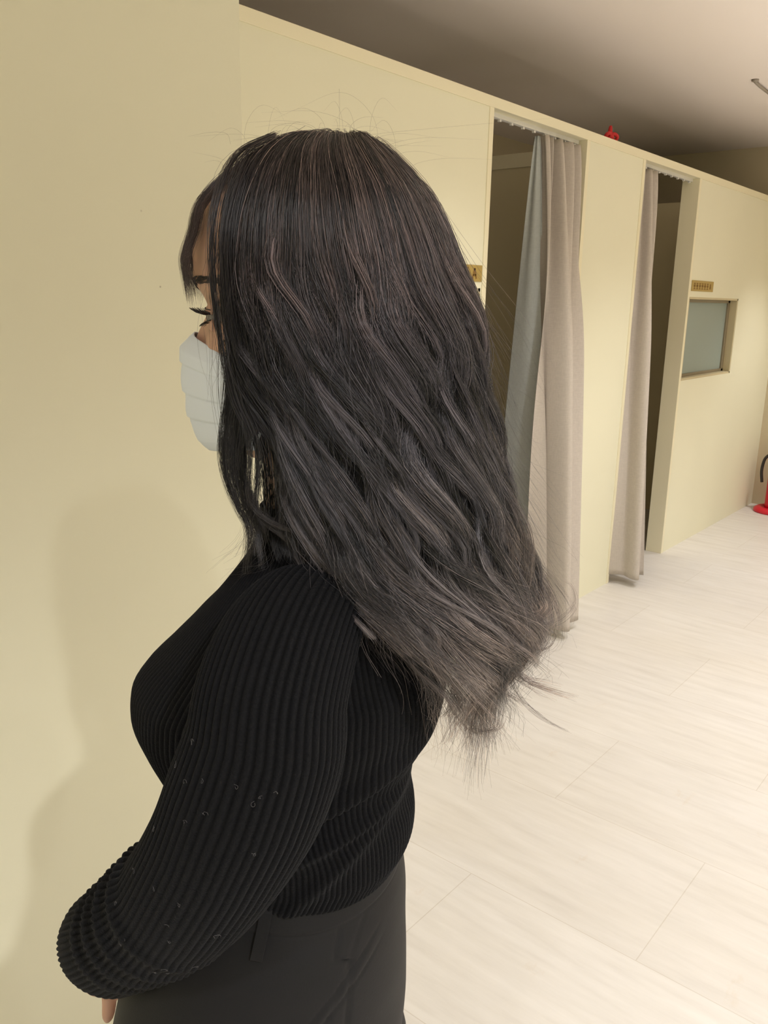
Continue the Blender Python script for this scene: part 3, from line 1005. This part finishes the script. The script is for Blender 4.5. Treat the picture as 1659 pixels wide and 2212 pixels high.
for sgn in (1, -1):
    ks = np.linspace(0, 1, 40); rows = []
    zl = np.interp(ks, [0, 1], [.765, .035])
    for k, z in zip(ks, zl):
        ff = np.interp(z, [.03, .3, .6, .76], [.105, .120, .155, .203]); bb = np.interp(z, [.03, .3, .6, .76], [-.072, -.076, -.079, -.079])
        sc = np.interp(z, [.60, .70, .765], [1, .95, .80]); ff = .06 + (ff - .06) * sc; bb = .06 + (bb - .06) * sc
        li = .004; lo = sc * np.interp(z, [.03, .3, .6, .76], [.135, .140, .150, .155])
        a = np.linspace(0, 2 * np.pi, 80, endpoint=False)
        rows.append(np.stack([(ff + bb) / 2 + (ff - bb) / 2 * sgp(np.cos(a), .9) + .002 * np.sin(3 * a + 8 * z), sgn * ((lo + li) / 2 + (lo - li) / 2 * sgp(np.sin(a), .9)), z + 0 * a], -1))
    mb.grid(wl(np.array(rows)), True, (True, False), flip=(sgn < 0))
trousers = mb.build('trousers', M['trousers'], person, True)
tag(trousers, 'charcoal high-waisted trousers')


def loop_at(ang):
    """belt loop standing off the waistband"""
    ctr = loft_rings(TR, np.array([.995, .985, .972, .955, .947]), 720, .95)[0]
    k = int(ang / 360 * 720)
    P = wl(ctr[:, k]); nb = wl(ctr[:, (k + 8) % 720]); pv = wl(ctr[:, (k - 8) % 720])
    t = (nb - pv); t /= np.linalg.norm(t, axis=1)[:, None]
    nn = P - wl(np.array([[.04, 0, z] for z in (.995, .985, .972, .955, .947)])); nn /= np.linalg.norm(nn, axis=1)[:, None]
    off = np.array([.0022, .0048, .0052, .0046, .0022])[:, None]
    G = []
    for q in range(5):
        w = .0052
        c = P[q] + nn[q] * off[q]
        G.append([c - t[q] * w - nn[q] * .001, c - t[q] * w + nn[q] * .0006, c + t[q] * w + nn[q] * .0006, c + t[q] * w - nn[q] * .001])
    MB().grid(np.array(G), True, (True, True)).build('belt_loop', M['trousers'], trousers, False, .0004)


loop_at(97); loop_at(263)

# shoes
for sgn in (1, -1):
    rows = []
    for f, w, h in ((-.052, .018, .030), (-.045, .032, .055), (-.02, .036, .065), (.03, .036, .062), (.08, .042, .045), (.13, .044, .034), (.165, .034, .026), (.182, .015, .018)):
        a = np.linspace(0, 2 * np.pi, 32, endpoint=False)
        rows.append(np.stack([f + 0 * a, sgn * .075 + w * np.cos(a), h / 2 + .002 + h / 2 * sgp(np.sin(a), .7)], -1))
    MB().grid(wl(np.array(rows)), True, (True, True)).build('shoe', M['shoe'], person, True)
#HAIR
# ================================================================ hair
HK = np.array([  # z, front, back, half width
    (1.5895, .018, -.032, .004), (1.5860, .030, -.042, .026), (1.577, .044, -.054, .047), (1.564, .058, -.068, .063), (1.545, .073, -.086, .077),
    (1.520, .086, -.101, .086), (1.488, .092, -.115, .092), (1.454, .088, -.128, .095), (1.419, .076, -.135, .097), (1.384, .050, -.140, .099),
    (1.348, .034, -.149, .102), (1.311, .028, -.162, .106), (1.280, .022, -.171, .108), (1.250, -.027, -.181, .106), (1.220, -.056, -.190, .100),
    (1.190, -.086, -.172, .084), (1.160, -.096, -.153, .070), (1.120, -.104, -.144, .054), (1.070, -.108, -.140, .044)])
zt_ = np.concatenate([np.linspace(1.5895, 1.56, 60)[:-1], np.linspace(1.56, 1.07, 200)])
hv = pchip(HK[::-1, 0], HK[::-1, 1:], zt_)
seg = np.concatenate([[0], np.cumsum(np.hypot(np.diff(zt_), np.diff(hv[:, 2])))])     # arc length down the side
SL = seg / seg[-1]


def hp(phi, t, rho=1.0):
    """hair volume: azimuth phi (deg, 0 = front, 90 = her left), t 0..1 along the fall, rho radial scale"""
    z = np.interp(t, SL, zt_)
    fF, fB, b = (np.interp(t, SL, hv[:, k]) for k in range(3))
    c = (fF + fB) / 2; a = (fF - fB) / 2
    ph = np.radians(phi)
    sq = np.interp(t, [0, .12], [1, 1])
    return np.stack([c + a * np.cos(ph) * rho * sq, b * np.sin(ph) * rho, z - (1 - rho) * .09 * np.interp(t, [0, .12, .2], [1, .6, 0])], -1)


def t_of_z(z): return np.interp(-z, -zt_, SL)


HV, HA, HT, HR = [], [], [], []      # strand points, along, tone, radius


def add_strands(P, tone, r0, along=None):
    """P (s,k,3) body coordinates"""
    s, k = P.shape[:2]
    HV.append(P.astype(np.float32))
    al = np.linspace(0, 1, k)[None].repeat(s, 0) if along is None else np.broadcast_to(along, (s, k))
    HA.append(al.astype(np.float32)); HT.append(np.broadcast_to(np.asarray(tone)[:, None], (s, k)).astype(np.float32))
    tp = 1 - .72 * np.linspace(0, 1, k) ** 3
    HR.append((np.asarray(r0)[:, None] * tp[None]).astype(np.float32))


K = 36
u = np.linspace(0, 1, K)
hr = np.random.default_rng(11)


def side(sgn, nsuper, nclump, nstr, lo=57, hi=186):
    edges = np.linspace(lo, hi, nsuper + 1)
    nl = 3                                   # layers of big locks, the outer ones crossing over the inner
    sup = {}
    for ly in range(nl):
        drift = hr.normal(0, 1, nsuper + 4); drift = np.convolve(drift, [.25, .5, .25], 'same')
        for q in range(nsuper):
            sup[ly, q] = dict(c=(edges[q] + edges[q + 1]) / 2 + hr.normal(0, 2.0), ph=1.1 * q + ly * 2.1 + hr.normal(0, .7), am=hr.uniform(.9, 2.1),
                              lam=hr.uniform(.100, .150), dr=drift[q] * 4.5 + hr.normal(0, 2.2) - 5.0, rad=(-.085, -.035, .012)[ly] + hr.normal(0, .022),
                              tone=(.10, .32, .52)[ly] + hr.normal(0, .09), dl=hr.normal(0, .028), fx=hr.normal(0, .014), fy=hr.uniform(-.006, .012),  # inner layers toned darker: depth shading put into the colour
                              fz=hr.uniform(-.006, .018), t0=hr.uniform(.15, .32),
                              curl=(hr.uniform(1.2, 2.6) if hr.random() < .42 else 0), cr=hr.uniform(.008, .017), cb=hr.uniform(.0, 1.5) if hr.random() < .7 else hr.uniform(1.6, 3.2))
    for ci in range(nclump):
        q = (ci + hr.random()) / nclump
        phi0 = lo + (hi - lo) * q
        si = min(nsuper - 1, max(0, int(q * nsuper + hr.normal(0, .3))))
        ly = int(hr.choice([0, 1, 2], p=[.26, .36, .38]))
        s_ = sup[ly, si]
        qq = np.clip((phi0 - 57) / 125, 0, 1)
        zend = np.interp(qq, [0, .12, .3, .6, .85, 1], [1.258, 1.230, 1.206, 1.172, 1.136, 1.116]) + hr.normal(0, .010) + s_['dl'] + (.03, .012, 0)[ly]
        te = t_of_z(zend)
        n = nstr
        t = te * u
        z = np.interp(t, SL, zt_)
        conv = sstep(s_['t0'], .75, u)
        phic = np.maximum(phi0 + (s_['c'] - phi0) * .74 * conv + s_['dr'] * sstep(.25, .9, u), 60 - 0 * u)
        wav = sstep(1.515, 1.415, z) * s_['am'] * np.interp(z, [1.12, 1.25, 1.42], [1.25, 1.1, .8])
        arc = np.interp(t, SL, seg)
        wob = 2 * np.pi * arc / s_['lam'] + s_['ph'] + hr.normal(0, .22)
        inn = sstep(.16, .45, u)
        rho = (.985 + .03 * (hr.random() - .5)) + s_['rad'] * inn + .050 * np.cos(wob) * wav
        base = hp(phic, t, rho)
        e1 = hp(phic + 1.5, t, rho) - hp(phic - 1.5, t, rho); e1 /= np.linalg.norm(e1, axis=1)[:, None] + 1e-9
        dt = np.gradient(base, axis=0); dt /= np.linalg.norm(dt, axis=1)[:, None] + 1e-9
        e2 = np.cross(e1, dt); e2 /= np.linalg.norm(e2, axis=1)[:, None] + 1e-9
        out = np.stack([base[:, 0] + .04, base[:, 1], 0 * z], -1)
        e2 *= np.sign((e2 * out).sum(1))[:, None]
        cen = base + e1 * (.0092 * np.sin(wob) * wav)[:, None]
        fl = sstep(.78, 1.0, u)
        cen = cen + e2 * (fl * (s_['fy'] + hr.normal(0, .005)))[:, None] + e1 * (fl * (s_['fx'] + hr.normal(0, .006)))[:, None] + np.array([0, 0, 1.0]) * (fl ** 2 * s_['fz'])[:, None]
        if s_['curl']:
            rr_ = s_['cr'] * hr.uniform(.85, 1.15); th_ = sstep(.72, 1.0, u) * s_['curl'] * hr.uniform(.8, 1.15)
            dd_ = math.cos(s_['cb']) * e1 + math.sin(s_['cb']) * e2
            cen = cen + dd_ * (rr_ * (1 - np.cos(th_)))[:, None] + dt * (rr_ * (np.sin(th_) - th_))[:, None]
        a = hr.normal(0, 1, n); b = hr.normal(0, 1, n)
        wd = np.interp(u, [0, .15, .45, .8, 1], [.0022, .0038, .0028, .0023, .0080]) * hr.uniform(.55, 1.35)
        fa = hr.normal(0, .0010, (n, 1)); fa = np.where(hr.random((n, 1)) < .06, fa * 4, fa)
        fr = fa * np.sin(u[None] * hr.uniform(8, 24, (n, 1)) + hr.uniform(0, 6, (n, 1))) * sstep(.25, .7, u)[None] * (1 + 2.6 * sstep(.72, 1, u))[None]
        P = cen[None] + e1[None] * ((a[:, None] * wd[None]) + fr)[..., None] + e2[None] * (b[:, None] * wd[None] * .5 + fr * .8)[..., None]
        ln = 1 - np.abs(hr.normal(0, .15, n)).clip(0, .45)
        idx = u[None] * ln[:, None] * (K - 1)
        i0 = np.floor(idx).astype(int).clip(0, K - 2); fz = (idx - i0)[..., None]
        rows = np.arange(n)[:, None]
        P = P[rows, i0] * (1 - fz) + P[rows, i0 + 1] * fz
        P[..., 1] *= sgn
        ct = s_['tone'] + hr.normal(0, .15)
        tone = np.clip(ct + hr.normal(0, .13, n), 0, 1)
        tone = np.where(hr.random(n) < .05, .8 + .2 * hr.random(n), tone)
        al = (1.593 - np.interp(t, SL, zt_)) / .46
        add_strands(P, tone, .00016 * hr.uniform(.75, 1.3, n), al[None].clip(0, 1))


side(1, 17, 340, 38)
side(-1, 11, 120, 24)


def feature(phi, z0, z1, am, ph, lam, tone, n, w, drift, rho, curl=0.0):
    """a well-defined wavy lock lying on top of the rest"""
    t = np.linspace(t_of_z(z0), t_of_z(z1), K)
    z = np.interp(t, SL, zt_); arc = np.interp(t, SL, seg)
    wav = am * sstep(0, .25, u)
    wob = 2 * np.pi * (arc - arc[0]) / lam + ph
    base = hp(phi + drift * u, t, rho + .035 * np.cos(wob) * wav - .06 * (1 - sstep(0, .18, u)))
    e1 = hp(phi + drift * u + 1.5, t, rho) - hp(phi + drift * u - 1.5, t, rho); e1 /= np.linalg.norm(e1, axis=1)[:, None] + 1e-9
    dt = np.gradient(base, axis=0); dt /= np.linalg.norm(dt, axis=1)[:, None] + 1e-9
    e2 = np.cross(e1, dt); e2 *= np.sign((e2 * np.stack([base[:, 0] + .04, base[:, 1], 0 * z], -1)).sum(1))[:, None]
    cen = base + e1 * (.011 * np.sin(wob) * wav)[:, None]
    if curl:
        th_ = sstep(.70, 1.0, u) * curl
        cen = cen + (e1 * .9 + e2 * .4) * (.020 * (1 - np.cos(th_)))[:, None] + dt * (.020 * (np.sin(th_) - th_))[:, None]
    a = hr.normal(0, 1, n); b = hr.normal(0, 1, n)
    wd = np.interp(u, [0, .3, .7, .9, 1], [1.5, 1, .8, .9, 1.8]) * w
    fr = hr.normal(0, .0006, (n, 1)) * np.sin(u[None] * hr.uniform(8, 24, (n, 1)) + hr.uniform(0, 6, (n, 1)))
    P = cen[None] + e1[None] * (a[:, None] * wd + fr)[..., None] + e2[None] * (b[:, None] * wd * .35 + fr)[..., None]
    tn = np.clip(tone + hr.normal(0, .16, n) - .10 * np.abs(a), 0, 1)
    add_strands(P, tn, .00016 * hr.uniform(.8, 1.2, n), ((1.593 - z) / .46).clip(0, 1)[None])


for k in range(30):  # paler locks: hair highlights put into the strand tone
    phi = 62 + 112 * (k + hr.uniform(.1, .9)) / 30
    z1 = np.interp(phi, [60, 100, 175], [1.22, 1.19, 1.15]) + hr.normal(0, .02)
    feature(phi, hr.uniform(1.46, 1.55), z1, hr.uniform(.8, 1.6), hr.uniform(0, 6.28), hr.uniform(.10, .15), hr.uniform(.58, .86), 46, hr.uniform(.0014, .0030),
            hr.normal(-6, 6), 1.01 + hr.uniform(0, .03), max(0, hr.uniform(-1.5, 2.4)))
for k in range(16):
    phi = 64 + 105 * (k + hr.uniform(.1, .9)) / 16
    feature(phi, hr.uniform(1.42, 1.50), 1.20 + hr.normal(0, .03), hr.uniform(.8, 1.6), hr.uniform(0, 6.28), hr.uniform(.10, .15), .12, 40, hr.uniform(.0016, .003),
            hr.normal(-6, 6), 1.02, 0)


def lock(G, n, w, tone, sgn=1, r=.00016, wprof=None, al=(0, .8)):
    C = catmull(G, K)
    T = np.gradient(C, axis=0); T /= np.linalg.norm(T, axis=1)[:, None]
    e2 = np.cross(T, [1.0, 0, 0]); e2 /= np.linalg.norm(e2, axis=1)[:, None] + 1e-9
    e1 = np.cross(e2, T)
    a = hr.normal(0, 1, n); b = hr.normal(0, 1, n)
    wp = np.interp(u, [0, .3, .7, .9, 1], [.8, 1, .8, .6, 1.0]) * w if wprof is None else np.interp(u, np.linspace(0, 1, len(wprof)), wprof) * w
    fr = hr.normal(0, .0008, (n, 1)) * np.sin(u[None] * hr.uniform(8, 24, (n, 1)) + hr.uniform(0, 6, (n, 1)))
    P = C[None] + e1[None] * (a[:, None] * wp + fr)[..., None] + e2[None] * (b[:, None] * wp * .6)[..., None]
    ln = 1 - np.abs(hr.normal(0, .06, n)).clip(0, .3)
    idx = u[None] * ln[:, None] * (K - 1)
    i0 = np.floor(idx).astype(int).clip(0, K - 2); fz = (idx - i0)[..., None]
    rows = np.arange(n)[:, None]
    P = P[rows, i0] * (1 - fz) + P[rows, i0 + 1] * fz
    P[..., 1] *= sgn
    add_strands(P, np.clip(tone + hr.normal(0, .1, n), 0, 1), r * hr.uniform(.8, 1.2, n), np.linspace(al[0], al[1], K)[None])


for sgn in (1, -1):
    N_ = 1 if sgn > 0 else .6
    # front locks beside the cheek, falling in front of the shoulder
    g1 = [(.034, .020, 1.580), (.044, .050, 1.560), (.047, .070, 1.528), (.045, .077, 1.487), (.044, .077, 1.452), (.044, .077, 1.420), (.048, .076, 1.386), (.052, .075, 1.356),
          (.048, .075, 1.332), (.037, .076, 1.311), (.028, .078, 1.297), (.026, .080, 1.272)]
    G1 = np.array(g1)
    for k in range(9):
        d = hr.normal(0, 1, 3) * [.003, .003, .004] + [0 if sgn > 0 else -.024, 0, 0]
        G_ = G1 + d + np.outer(np.linspace(1, 0, len(g1)) ** .8, [-.010 - .0035 * k, .003, 0]) * .9
        G_[-1] += hr.normal(0, .006, 3)
        lock(G_, int(75 * N_), .0024, .24 + .15 * hr.random(), sgn)
    g2 = np.array([(.030, .015, 1.584), (.044, .053, 1.564), (.050, .076, 1.530), (.050, .086, 1.487), (.045, .087, 1.435), (.037, .087, 1.395), (.025, .086, 1.368), (.025, .086, 1.340),
                   (.026, .086, 1.317), (.010, .088, 1.305), (-.010, .090, 1.296)])
    for k in range(3):
        d = hr.normal(0, 1, 3) * [.003, .004, .004] + [-.006 if sgn > 0 else -.02, 0, 0]
        G_ = g2 + d + np.outer(np.linspace(1, 0, len(g2)), [-.004 * k, .003, 0])
        G_[-1] += hr.normal(0, .008, 3)
        lock(G_, int(44 * N_), .0018, .28 + .12 * hr.random(), sgn)
    g3 = np.array([(.032, .02, 1.582), (.054, .05, 1.560), (.054, .073, 1.50), (.052, .075, 1.44), (.054, .074, 1.404), (.050, .074, 1.369), (.042, .074, 1.340), (.031, .074, 1.308), (.033, .072, 1.287), (.066, .070, 1.263)])
    for k in range(6):
        G_ = g3 + hr.normal(0, .004, (1, 3)) + [-.008 if sgn > 0 else -.03, 0, 0]; G_[-3:] += hr.normal(0, .007, (3, 3))
        lock(G_, 5, .003, .3, sgn, .00011)
    # strands tucked from the jaw back over the collar
    for k in range(9):
        t0 = k / 8
        G_ = np.array([(.022 - .03 * t0, .03, 1.580), (.034 - .04 * t0, .066, 1.558), (.040 - .05 * t0, .088, 1.50), (.028 - .05 * t0, .092, 1.42), (-.004 - .040 * t0, .090, 1.37),
                       (-.004 - .040 * t0, .088, 1.330), (-.010 - .04 * t0, .088, 1.300), (-.020 - .03 * t0, .092, 1.275), (-.045 - .03 * t0, .098, 1.262 - .02 * t0)]) + hr.normal(0, .003, (1, 3))
        lock(G_, int(60 * N_), .0045, .22 + .15 * hr.random(), sgn)

    for k in range(14):
        t0 = k / 13
        G_ = np.array([(.028 - .05 * t0, .072, 1.440), (.026 - .045 * t0, .067, 1.40), (.024 - .045 * t0, .060, 1.36), (.0235 - .045 * t0, .056, 1.32), (.020 - .045 * t0, .059, 1.290), (.004 - .03 * t0, .070, 1.264)]) + hr.normal(0, .0015, (1, 3))
        lock(G_, int(60 * N_), .0024, .20 + .12 * hr.random(), sgn, al=(.3, .6))

for sgn in (1, -1):
    for k in range(16):
        t0 = k / 15
        G_ = np.array([(.022, .018, 1.581), (.040 - .006 * t0, .050, 1.562), (.046 - .010 * t0, .071, 1.528), (.045 - .012 * t0, .079, 1.490), (.042 - .012 * t0, .082, 1.450), (.034 - .012 * t0, .083, 1.40), (.006 - .012 * t0, .080, 1.36)]) + hr.normal(0, .0018, (1, 3))
        lock(G_, 44 if sgn > 0 else 24, .0024, .30 + .18 * hr.random(), sgn, al=(0, .5))

# bangs swept forward from the crown
for ci in range(84):
    l1 = -.058 + .112 * (ci + hr.random()) / 84
    q = l1 / .058
    x = .034 * abs(q) ** 2.2
    ro = hr.uniform(-.004, .002)
    ze = 1.4760 + hr.normal(0, .008) - .004 * abs(q)
    if .028 < l1 < .040 and hr.random() < .65: continue
    G_ = np.array([(.000, l1 * .15, 1.5860), (.030 + ro, l1 * .45, 1.577 + ro * .5), (.065 - .4 * x + ro, l1 * .78, 1.5595), (.093 - .8 * x + ro, l1 * .95, 1.540), (.1035 - x + ro, l1, 1.518),
                   (.1110 - x + ro, l1 * 1.02, 1.497), (.1080 - x + ro, l1 * 1.0 + hr.normal(0, .002), ze)])
    lock(G_, 20, .0017, .45 + .22 * hr.random(), 1, .00013, (1.0, 1.2, 1.1, .9, .6, .8), (0, .26))

# flyaways
nf = 340
for k in range(nf):
    ph = hr.uniform(45, 190) if hr.random() < .8 else hr.uniform(-180, -120)
    z1 = hr.uniform(1.14, 1.42); t1 = t_of_z(z1)
    t = np.linspace(max(0, t1 - hr.uniform(.12, .3)), t1, K)
    off = hr.uniform(.01, .05) * u ** 1.6
    rho = 1.0 + off / .10
    P = hp(ph + hr.normal(0, 6) * u + 3 * np.sin(u * hr.uniform(4, 12) + k), t, rho)
    P = P + np.array([0, 0, 1]) * (u ** 2 * hr.uniform(-.01, .02))[:, None]
    add_strands(P[None], np.array([.45 + .3 * hr.random()]), np.array([.00009]), ((1.593 - P[:, 2]) / .46).clip(0, 1)[None])
for k in range(420):
    ph = hr.uniform(60, 185)
    z1 = hr.uniform(1.10, 1.27); t1 = t_of_z(z1)
    t = np.linspace(max(0, t1 - hr.uniform(.10, .2)), t1, K)
    P = hp(ph + hr.normal(0, 7) * u, t, 1.0 + hr.uniform(-.05, .04) + hr.uniform(-.05, .30 if z1 > 1.19 else .08) * u ** 2)
    rad = hr.uniform(.002, .009) * sstep(.3, .9, u); w = hr.uniform(3, 9); p0 = hr.uniform(0, 6.28)
    P = P + np.stack([rad * np.cos(w * u + p0), .6 * rad * np.sin(w * u + p0 * 2), rad * np.sin(w * u + p0)], -1)
    add_strands(P[None], np.array([.35 + .45 * hr.random()]), np.array([.00010]), ((1.593 - P[:, 2]) / .46).clip(0, 1)[None])
# wisps standing up from the crown
for k in range(80):
    f0 = hr.uniform(-.07, .07); l0 = hr.normal(0, .02)
    a = hr.uniform(.002, .010) if hr.random() < .86 else hr.uniform(.015, .042)
    dfx = hr.normal(0, .02); lx = hr.normal(0, .012)
    top = 1.586 - 2.2 * max(0, abs(f0 + .0) - .03) ** 1.5 * 1.4
    G_ = np.array([(f0, l0, top - .004), (f0 + dfx * .2, l0 + lx * .3, top + a * .6), (f0 + dfx, l0 + lx, top + a), (f0 + dfx * 2.2, l0 + lx * 2, top + a * .7)])
    P = catmull(G_, K)
    add_strands(P[None], np.array([.5]), np.array([.00005]), (u * .15)[None])
# curled loose ends at the back
for (p, n, w) in [([(-.150, .03, 1.30), (-.172, .035, 1.26), (-.180, .03, 1.235), (-.200, .025, 1.228), (-.216, .02, 1.242), (-.214, .02, 1.258), (-.205, .02, 1.264)], 9, .0012),
                  ([(-.140, .05, 1.28), (-.165, .05, 1.235), (-.180, .045, 1.215), (-.198, .04, 1.212), (-.205, .04, 1.224), (-.198, .04, 1.228), (-.192, .04, 1.222)], 10, .0012),
                  ([(-.150, .02, 1.24), (-.160, .02, 1.20), (-.175, .02, 1.165), (-.195, .02, 1.145), (-.222, .01, 1.128)], 12, .0014),
                  ([(-.140, .04, 1.25), (-.152, .04, 1.20), (-.165, .04, 1.175), (-.185, .035, 1.160)], 40, .003)]:
    lock(np.array(p), n, w, .45, 1, .00013, al=(.6, 1))

LOCKS = [
    [(-0.083, 0.060, 1.336), (-0.091, 0.060, 1.298), (-0.101, 0.060, 1.254), (-0.120, 0.060, 1.225), (-0.140, 0.060, 1.216), (-0.163, 0.060, 1.226), (-0.177, 0.060, 1.245)],
    [(-0.110, 0.020, 1.222), (-0.114, 0.020, 1.181), (-0.123, 0.020, 1.153), (-0.139, 0.020, 1.135), (-0.155, 0.020, 1.139), (-0.158, 0.020, 1.158)],
    [(-0.128, 0.030, 1.297), (-0.133, 0.030, 1.259), (-0.147, 0.030, 1.234), (-0.171, 0.030, 1.224), (-0.193, 0.030, 1.231), (-0.202, 0.030, 1.248)],
    [(-0.039, 0.080, 1.327), (-0.053, 0.080, 1.292), (-0.068, 0.080, 1.258), (-0.088, 0.080, 1.232), (-0.114, 0.080, 1.214)],
    [(-0.054, 0.070, 1.318), (-0.069, 0.070, 1.280), (-0.084, 0.070, 1.248), (-0.102, 0.070, 1.224), (-0.121, 0.070, 1.215)],
    [(-0.135, 0.030, 1.387), (-0.143, 0.030, 1.352), (-0.162, 0.030, 1.325), (-0.178, 0.030, 1.296), (-0.180, 0.030, 1.264), (-0.174, 0.030, 1.237)],
    [(-0.131, 0.010, 1.232), (-0.131, 0.010, 1.192), (-0.127, 0.010, 1.153), (-0.126, 0.010, 1.132), (-0.136, 0.010, 1.114)],
    [(-0.152, 0.020, 1.227), (-0.163, 0.020, 1.196), (-0.181, 0.020, 1.174), (-0.213, 0.020, 1.163)],
    [(-0.096, 0.050, 1.269), (-0.116, 0.050, 1.245), (-0.138, 0.050, 1.234), (-0.159, 0.050, 1.239), (-0.172, 0.050, 1.255)],
    [(-0.067, 0.050, 1.281), (-0.077, 0.050, 1.244), (-0.090, 0.050, 1.219), (-0.110, 0.050, 1.196), (-0.123, 0.050, 1.196)],
    [(-0.131, 0.020, 1.196), (-0.143, 0.020, 1.177), (-0.149, 0.020, 1.157), (-0.145, 0.020, 1.131), (-0.153, 0.020, 1.124)],
    [(-0.161, 0.030, 1.281), (-0.170, 0.030, 1.248), (-0.185, 0.030, 1.234), (-0.197, 0.030, 1.240), (-0.195, 0.030, 1.247)],
    [(-0.140, 0.000, 1.250), (-0.161, -0.000, 1.220), (-0.166, 0.000, 1.188), (-0.179, -0.000, 1.173)],
    [(-0.107, 0.040, 1.316), (-0.116, 0.040, 1.279), (-0.135, 0.040, 1.251), (-0.161, 0.040, 1.239), (-0.182, 0.040, 1.245)],
]
for k, pts in enumerate(LOCKS):
    for rep_ in range(3):
        G_ = np.array(pts) + hr.normal(0, .0035, (1, 3)) + np.outer(np.linspace(0, 1, len(pts)) ** 2, hr.normal(0, .007, 3))
        # keep the locks outside the back of the sweater
        G_[:, 0] = np.minimum(G_[:, 0], np.interp(G_[:, 2], [1.10, 1.15, 1.20, 1.24], [-.116, -.119, -.112, -.05]) + np.interp(np.abs(G_[:, 1]), [0, .1], [0, .030]))
        lock(G_, int(hr.uniform(16, 34)), hr.uniform(.0014, .0028), hr.uniform(.42, .72), 1, .00014, (1.0, 1.0, .8, .8, 1.6), (.62, 1.0))

allP = [p.reshape(-1, K, 3) for p in HV]
P = np.concatenate(allP).astype(np.float64)
Rr = np.concatenate(HR); Aa = np.concatenate(HA); Tt = np.concatenate(HT)
s = len(P)
Pw = wl(P)
T = np.gradient(Pw, axis=1); T /= np.linalg.norm(T, axis=-1, keepdims=True) + 1e-12
ax = np.array([.31, .52, .05]); ax /= np.linalg.norm(ax)
N1 = np.cross(T, ax); N1 /= np.linalg.norm(N1, axis=-1, keepdims=True) + 1e-12
N2 = np.cross(T, N1)
ang = np.array([0, 2.0944, 4.18879])
V = Pw[:, :, None, :] + Rr[:, :, None, None] * (np.cos(ang)[None, None, :, None] * N1[:, :, None, :] + np.sin(ang)[None, None, :, None] * N2[:, :, None, :])
V = V.reshape(-1, 3)
i, k, j = np.meshgrid(np.arange(s), np.arange(K - 1), np.arange(3), indexing='ij')
j2 = (j + 1) % 3
bs = i * K * 3
Q = np.stack([bs + k * 3 + j, bs + k * 3 + j2, bs + (k + 1) * 3 + j2, bs + (k + 1) * 3 + j], -1).reshape(-1, 4)
att_a = np.repeat(Aa.reshape(-1), 3); att_t = np.repeat(Tt.reshape(-1), 3)
# dense inner layer of hair, coloured near black for the shade between the locks
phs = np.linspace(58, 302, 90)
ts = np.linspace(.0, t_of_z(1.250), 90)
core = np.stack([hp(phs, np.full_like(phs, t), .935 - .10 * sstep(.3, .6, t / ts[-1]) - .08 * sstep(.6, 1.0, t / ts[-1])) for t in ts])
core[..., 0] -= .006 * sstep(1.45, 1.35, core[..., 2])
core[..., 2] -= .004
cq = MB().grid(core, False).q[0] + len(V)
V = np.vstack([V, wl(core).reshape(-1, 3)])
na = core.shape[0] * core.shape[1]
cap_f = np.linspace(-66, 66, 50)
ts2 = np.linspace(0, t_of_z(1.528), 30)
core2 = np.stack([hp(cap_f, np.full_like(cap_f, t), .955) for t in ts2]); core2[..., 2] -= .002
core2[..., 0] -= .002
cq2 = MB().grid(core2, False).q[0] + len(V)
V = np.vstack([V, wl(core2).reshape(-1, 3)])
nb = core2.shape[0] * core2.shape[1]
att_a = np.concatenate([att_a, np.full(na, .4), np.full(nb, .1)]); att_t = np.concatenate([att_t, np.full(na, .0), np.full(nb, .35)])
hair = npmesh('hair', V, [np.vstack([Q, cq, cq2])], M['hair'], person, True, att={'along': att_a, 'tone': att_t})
tag(hair, 'long wavy ash-brown hair with bangs, paler at the tips', kind='stuff')
print('hair strands', s, 'verts', len(V))
